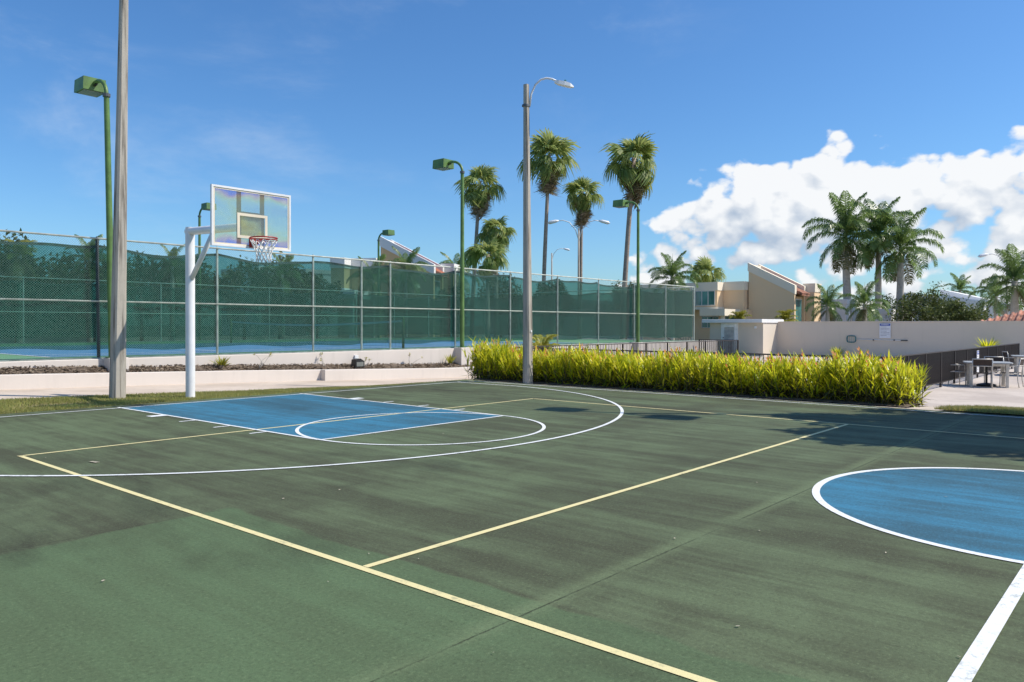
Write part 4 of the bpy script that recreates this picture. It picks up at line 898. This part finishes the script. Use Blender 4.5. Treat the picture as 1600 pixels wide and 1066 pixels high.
palm_at(feather_palm, 1293, 62, 476, 'short dark palm left of the first royal palm trunk', 'coconut_palm', seed=12, sc=.62, nf=16, shaft=False, r=.16)
palm_at(feather_palm, 1351, 62, 474, 'short dark palm between the royal palm trunks', 'coconut_palm', seed=13, sc=.68, nf=17, shaft=False, r=.18)
palm_at(feather_palm, 1585, 56, 438, 'dense feather palm at the right picture edge', 'royal_palm', seed=14, sc=.86, nf=22, shaft=False, r=.26, old=3)
palm_at(feather_palm, 1556, 70, 462, 'slender palm behind the right street lamp', 'coconut_palm', seed=15, sc=.7, nf=14, shaft=False, r=.16)
palm_at(feather_palm, 1500, 95, 452, 'distant small palm above the white roofs', 'coconut_palm', seed=16, sc=.75, nf=16, shaft=False, r=.16)
palm_at(feather_palm, 1535, 110, 482, 'far low palm right of the white roofs', 'coconut_palm', seed=17, sc=.8, nf=14, shaft=False, r=.16)
for i, (u, d, v, sc_, lab) in enumerate(((1228, 54, 498, .40, 'golden palm tuft behind the wall by the tan house'), (1155, 58, 499, .42, 'golden palm tuft over the pump house roof'))): palm_at(feather_palm, u, d, v, lab, 'golden_palm', seed=30+i, sc=sc_*1.2, nf=22, shaft=False, r=.08, fr=FRY, spear=False, old=0, group='golden palms')
q = at_y(847, 5.2); feather_palm('golden_palm', (13.9 if False else q.x, 5.2, -.3), .75, 'young golden palm in front of the fence right of the concrete pole', .5, nf=12, seed=33, r=.06, shaft=False, fr=FRY, spear=False, old=0, group='golden palms')
q = at_x(1310, 39.2); rosette('bromeliad', 'yellow green clump at the foot of the grey wall behind the hedge', (q.x, q.y, -.36), 60, .75, .03, M_hedge, pot=False, group='yellow bed plants')
q = at_x(1543, 39.0); rosette('bromeliad', 'yellow green clump at the grey wall near the right edge', (q.x, q.y, .0), 80, 1.0, .035, M_hedge, pot=False, group='yellow bed plants')

# ================================================================== BROADLEAF TREES
def tree(name, loc, H, rx, rz_, label, m, seed, nclump=46, per=75, ls=.16, group='leafy trees', trunk_h=None):
    rs = np.random.default_rng(seed); rr = random.Random(seed); t = thing(name, label, 'tree', loc, 0, group); th = trunk_h or H*.45
    b = MB(); b.tube([(0, 0, -.3), (.05, .03, th*.5), (-.04, .05, th)], [.05*H*.45, .04*H*.4, .03*H*.4], 10)
    cz = H-rz_
    for i in range(7):
        a = i*2.4; e = Vector((math.cos(a)*rx*.6, math.sin(a)*rx*.6, cz+rr.uniform(-.2, .4)*rz_)); s0 = Vector((0, 0, th*.85)); b.tube([s0, s0.lerp(e, .5)+Vector((0, 0, .15*rz_)), e], [.02*H*.4, .013*H*.4, .004*H], 6, cap=False)
    b.build('trunk', M_bark, t, True)
    V = []
    for i in range(nclump):
        d = rs.normal(size=3); d /= np.linalg.norm(d); d[2] = abs(d[2])*1.0 if rs.random() < .62 else d[2]; k = rs.uniform(.45, .98); c = np.array([d[0]*rx*k, d[1]*rx*k, cz+d[2]*rz_*k]); cr = rs.uniform(.22, .36)*min(rx, rz_)*1.0
        P_ = rs.normal(size=(per, 3)); P_ /= np.linalg.norm(P_, axis=1)[:, None]; P_ = c+P_*(cr*rs.uniform(.4, 1.1, (per, 1)))
        n = rs.normal(size=(per, 3))+np.array([0, 0, .8]); n /= np.linalg.norm(n, axis=1)[:, None]; t1 = np.cross(n, rs.normal(size=(per, 3))); t1 /= np.linalg.norm(t1, axis=1)[:, None]; t2 = np.cross(n, t1); s_ = rs.uniform(.6, 1.2, (per, 1))*ls
        V.append(np.stack([P_-t1*s_, P_-t2*s_*.5, P_+t1*s_, P_+t2*s_*.5], 1).reshape(-1, 3))
    obj('crown', rects_mesh('crown', m, np.concatenate(V)), t); return t
q = at_d(1450, 66); tree('leafy_tree', (q.x, q.y, -.4), 5.0, 3.4, 2.6, 'rounded olive green tree behind the grey wall right of the royal palms', M_tree2, 1, 70, 110, .13)
q = at_d(1496, 62); tree('leafy_tree', (q.x, q.y, -.4), 3.9, 2.6, 1.9, 'lower olive shrubby tree against the white roofs', M_tree2, 2, 50, 90, .13)
q = at_d(1392, 74); tree('leafy_tree', (q.x, q.y, -.4), 4.6, 2.2, 2.0, 'dark leafy tree between the royal palm trunks', M_tree, 3, 44, 80, .13)
# the row behind the far tennis fence
row = [(2.6, 29.0, 6.4, 2.2, 'tree at the far left behind the tennis courts'), (5.6, 30.6, 5.6, 2.4, 'second tree from the left behind the far fence'), (8.6, 28.8, 5.2, 2.0, 'third tree from the left, behind the left concrete pole'), (11.4, 29.6, 5.0, 2.2, 'tree behind the far fence, left of the hoop post'), (14.4, 30.2, 5.2, 2.2, 'tree behind the far fence, seen under the backboard'),
       (17.3, 29.0, 5.0, 2.2, 'tree behind the far fence, right of the backboard'), (20.4, 30.0, 5.3, 2.3, 'tree behind the far fence, left of the orange house'), (23.0, 29.6, 4.4, 1.7, 'tree at the left corner of the orange house'), (39.0, 33.0, 4.6, 2.0, 'tree at the right corner of the orange house'), (43.2, 31.0, 5.4, 2.2, 'tree behind the lowest small fan palm'), (39.0, 22.0, 4.8, 1.6, 'small tree beyond the end fence, behind the light pole'), (47.0, 20.5, 4.6, 1.6, 'small bright tree top just above the right fence')]
for i, (x, y, h, rx, lab) in enumerate(row): tree('leafy_tree', (x, y, .3), h*1.02, rx, h*.42, lab, M_tree if i % 3 else M_tree2, 40+i, 40, 70, .15, 'trees behind the tennis court')
for i, (x, y, h, sc_, lab) in enumerate(((3.2, 27.6, 4.5, .5, 'golden topped palm at the left picture edge over the fence'), (4.9, 27.8, 4.5, .5, 'bushy golden palm above the fence at far left'), (8.2, 28.2, 4.5, .42, 'ragged palm with two upright spear leaves over the fence'), (12.2, 27.6, 4.3, .42, 'palm crown just right of the left concrete pole'), (19.2, 27.8, 4.2, .45, 'palm behind the net of the hoop'), (27.3, 29.0, 4.3, .62, 'palm before the orange house wall, left one'), (30.0, 28.6, 5.0, .62, 'palm before the orange house wall, right one'), (41.8, 35.2, 5.9, .75, 'dark drooping palm at the low end of the red tile roof'))):
    feather_palm('garden_palm', (x, y, .4), h, lab, sc_, nf=18, seed=60+i, shaft=False, r=.12, group='palms behind the tennis court', fr=(FRY+[FRO]) if i in (0, 1) else None, spear=(i in (2,)), old=2)

# ================================================================== HOUSES
def window(parent, x0, x1, z0, z1, y, m=None, mull=1, depth=.06):
    f = MB(); w = .055
    f.box(x0-w, y-depth, z1, x1+w, y+.02, z1+w); f.box(x0-w, y-depth, z0-w, x1+w, y+.02, z0); f.box(x0-w, y-depth, z0, x0, y+.02, z1); f.box(x1, y-depth, z0, x1+w, y+.02, z1)
    for k in range(mull): xm = x0+(x1-x0)*(k+1)/(mull+1); f.box(xm-.03, y-depth+.01, z0, xm+.03, y-.005, z1)
    o = f.build('window', M_frame, parent); MB().box(x0, y-.025, z0, x1, y-.012, z1).build('pane', m or M_teal, o); return o
def slant_house(loc, rz, label, wall, trim, tile, lx=-7, D1=6, D2=7, rear=True):
    """local x to the right along the front, y into the depth, z up"""
    t = thing('modern_house', label, 'house', loc, rz, 'houses with a sloping tiled roof channel')
    blk = MB(); blk.box(lx, 0, 3.55, 2.3, D1, 4.98); blk.build('wall', wall, t); MB().box(lx-.05, -.06, 4.985, 2.36, D1, 5.72).build('parapet', trim, t)
    MB().box(lx-.05, -.10, 3.32, 2.36, D1, 3.545).build('floor_slab', trim, t)
    for a, c in [w_ for w_ in ((.25, 2.05), (-2.3, -.5), (-5, -3.2)) if w_[0] > lx]: window(t, a, c, 3.72, 4.92, 0, mull=2)
    MB().box(lx, 1.1, 0, 4.6, D2, 3.315).build('wall', wall, t)
    MB().box(2.31, 1.2, 3.32, 4.2, D2, 5.0).build('wall', wall, t); MB().box(2.37, 1.14, 5.003, 4.26, D2, 5.76).build('parapet', trim, t)
    MB().box(1.6, -1.9, 2.74, 3.9, 1.1, 3.315).build('canopy', trim, t)
    for a, c in [w_ for w_ in ((.35, 1.9), (2.3, 4.2), (-3.6, -1.5)) if w_[0] > lx]: window(t, a, c, 1.75, 2.68, 1.1, mull=2)
    MB().box(3.4, -1.6, 0, 3.65, -1.3, 2.735).build('column', trim, t)
    # sloping channel: two walls with raked parapets and tiles between them
    xa, xb, za, zb = 4.32, 8.35, 7.38, 5.30
    for y in (1.9, 4.1):
        MB().prism([(xa, 0), (xb, 0), (xb, zb-.70), (xa, za-.70)], 1, y, y+.28).build('wall', wall, t)
        MB().prism([(xa-.06, za-.70), (xb+.05, zb-.75), (xb+.05, zb), (xa-.06, za+.03)], 1, y-.07, y+.35).build('raked_parapet', trim, t)
    MB().box(xa, 2.18, 0, xa+.25, 4.1, za-.15).build('wall', trim, t)
    sl = (zb-za)/(xb-xa); k = 9
    rf = MB().prism([(xa+.25, za-.45+sl*.25), (xb+.5, za-.45+sl*(xb+.5-xa)), (xb+.5, za-.60+sl*(xb+.5-xa)), (xa+.25, za-.60+sl*.25)], 1, 2.26, 4.02).build('roof', tile, t)
    for i in range(k):
        y = 2.36+i*(3.92-2.36)/(k-1); MB().tube([(xa+.26, y, za-.44+sl*.26), (xb+.52, y, za-.44+sl*(xb+.52-xa))], .085, 8).build('tile_row', tile, rf, True)
    MB().box(xb-.30, 2.18, 0, xb-.2, 4.1, 4.4).build('wall', wall, t); 
    f = MB().box(xb-.2, 2.35, 1.2, xb-.14, 3.95, 4.2).build('window', M_frame, t); MB().box(xb-.14, 2.45, 1.3, xb-.12, 3.85, 4.1).build('pane', M_teal, f)
    MB().box(xb-.2, 4.46, 0, xb+.75, 6.0, 4.8).build('wall', wall, t); MB().box(xb-.24, 4.47, 4.803, xb+.80, 6.05, 5.55).build('parapet', trim, t)
    if rear: MB().box(lx, D2+.01, 0, xb-1.5, 12, 5.2).build('wall', trim, t)
    return t
hx = 55.; hy = at_x(1083, hx).y
slant_house((hx, hy, -.40), -PI/2, 'tan house with a sloping roof wall, right of the tennis fence', M_tan, M_hcream, M_tile2)
slant_house((30.2, 40.3, .45), -1.06, 'orange house with white sloping roof and red tiles behind the fence', M_orange, M_hwhite, M_tile, 1.3, 4, 5, False).scale = (1.16, 1.16, 1.16)
def flat_house(loc, rz, w, d, h, label, wall, trim, wins=(), slope=0., group='white houses in the distance', par=.45):
    t = thing('flat_roof_house', label, 'house', loc, rz, group)
    MB().prism([(0, 0), (w, 0), (w, h-slope), (0, h)], 1, 0, d).build('wall', wall, t)
    MB().prism([(-.1, h+.003), (w+.1, h+.003-slope*(1+.2/w)), (w+.1, h+par-slope*(1+.2/w)), (-.1, h+par)], 1, -.1, d+.1).build('roof_slab', trim, t)
    for x0, x1, z0, z1 in wins: window(t, x0, x1, z0, z1, 0, M_wing, 1)
    return t
q = at_x(1272, 66); flat_house((66, q.y+.5, -.4), -PI/2, 3.4, 8, 3.9, 'plain white house wall directly right of the tan house', M_hwhite, M_hwhite, ((.4, 2.4, .9, 1.8),))
q = at_x(1312, 68); flat_house((68, q.y, -.4), -PI/2, 4.5, 8, 3.0, 'low white house between the royal palm trunks', M_hwhite, M_hwhite, ((.6, 1.6, 1.0, 1.9), (2.4, 3.6, 1.0, 1.9)))
q = at_x(1410, 88); flat_house((88, q.y, -.4), -PI/2, 8, 8, 5.3, 'white house with a sloping roof left of the distant small palm', M_hwhite, M_hwhite, ((2, 3.4, 2.5, 3.6),), 1.2)
q = at_x(1470, 90); flat_house((90, q.y, -.4), -PI/2, 7.5, 8, 5.6, 'white house with a roof falling to the right, behind the olive tree', M_hwhite, M_hwhite, ((2.5, 4, 2.2, 3.4),), 2.0)
q = at_x(1524, 92); flat_house((92, q.y, -.4), -PI/2, 5, 8, 2.9, 'lowest white house at the end of the row', M_hwhite, M_hwhite, ((1, 2, 1, 2),), .6)
q = at_y(405, 62); flat_house((q.x, 62, .3), 0, 6, 8, 7.2, 'distant white flat roofed house under the basketball net', M_hwhite, M_hwhite, ((1, 2.5, 3.4, 4.6), (4, 5.5, 3.4, 4.6)))
q = at_y(478, 58); flat_house((q.x, 58, .3), 0, 7, 8, 6.9, 'distant grey flat roofed house left of the orange house', M_hgrey, M_hgrey, ((1, 2.5, 3.4, 4.6), (5, 6.5, 3.4, 4.6)))
q = at_d(772, 72); flat_house((q.x, q.y, 0), -PI/4, 14, 8, 4.2, 'grey house with a sloped roof seen through the right part of the windscreen', M_hgrey, M_hwhite, ((1.5, 3, 1.2, 2.4), (5, 6.5, 1.2, 2.2)), .9, par=.3)
q = at_y(2, 31.5); flat_house((q.x, 31.5, .5), 0, 4.2, 4, 3.15, 'small white flat roofed hut at far left behind the tennis court', M_hgrey, M_hwhite, ((.5, 1.6, 1, 2),), par=.3)
# gazebo with barrel tiles behind the wall
q = at_x(1607, 46); gz = thing('tile_roof_gazebo', 'low terracotta tiled hip roof behind the grey wall at the right', 'gazebo', (46, q.y, -.4)); hw = 2.5
MB().add([(-hw, -hw, 2.0), (hw, -hw, 2.0), (hw, hw, 2.0), (-hw, hw, 2.0), (0, 0, 2.85)], [(3, 2, 1, 0), (0, 1, 4), (1, 2, 4), (2, 3, 4), (3, 0, 4)]).build('roof', M_tile2, gz)
for k in range(15):
    s_ = -hw+.17+k*(2*hw-.34)/14; f_ = abs(s_)/hw
    for sx, sy in ((-1, 0), (0, -1)):
        p0 = Vector((-hw-.02, s_, 2.02)) if sx else Vector((s_, -hw-.02, 2.02)); p1 = Vector((-hw*f_, s_, 2.85-.85*f_+.02)) if sx else Vector((s_, -hw*f_, 2.85-.85*f_+.02))
        if (p1-p0).length > .2: MB().tube([p0, p1], .085, 8).build('tile_row', M_tile2, gz, True)
for x in (-2.1, 2.1):
    for y in (-2.1, 2.1): MB().box(x-.15, y-.15, 0, x+.15, y+.15, 1.995).build('column', M_hwhite, gz)

# ================================================================== TREE THAT SHADES THE RIGHT OF THE COURT (stands beyond the frame)
tree('leafy_tree', (7.75, -15.35, -.1), 6.4, 2.6, 1.6, 'shade tree beyond the right picture edge, casting the court shadow', M_tree, 91, 80, 130, .17, 'trees beside the court', 3.6)
feather_palm('royal_palm', (8.4, -15.9, -.1), 4.6, 'palm beyond the right picture edge, casting streaky shadow on the court', .8, nf=18, seed=92, r=.18, shaft=False, group='palms beside the court')
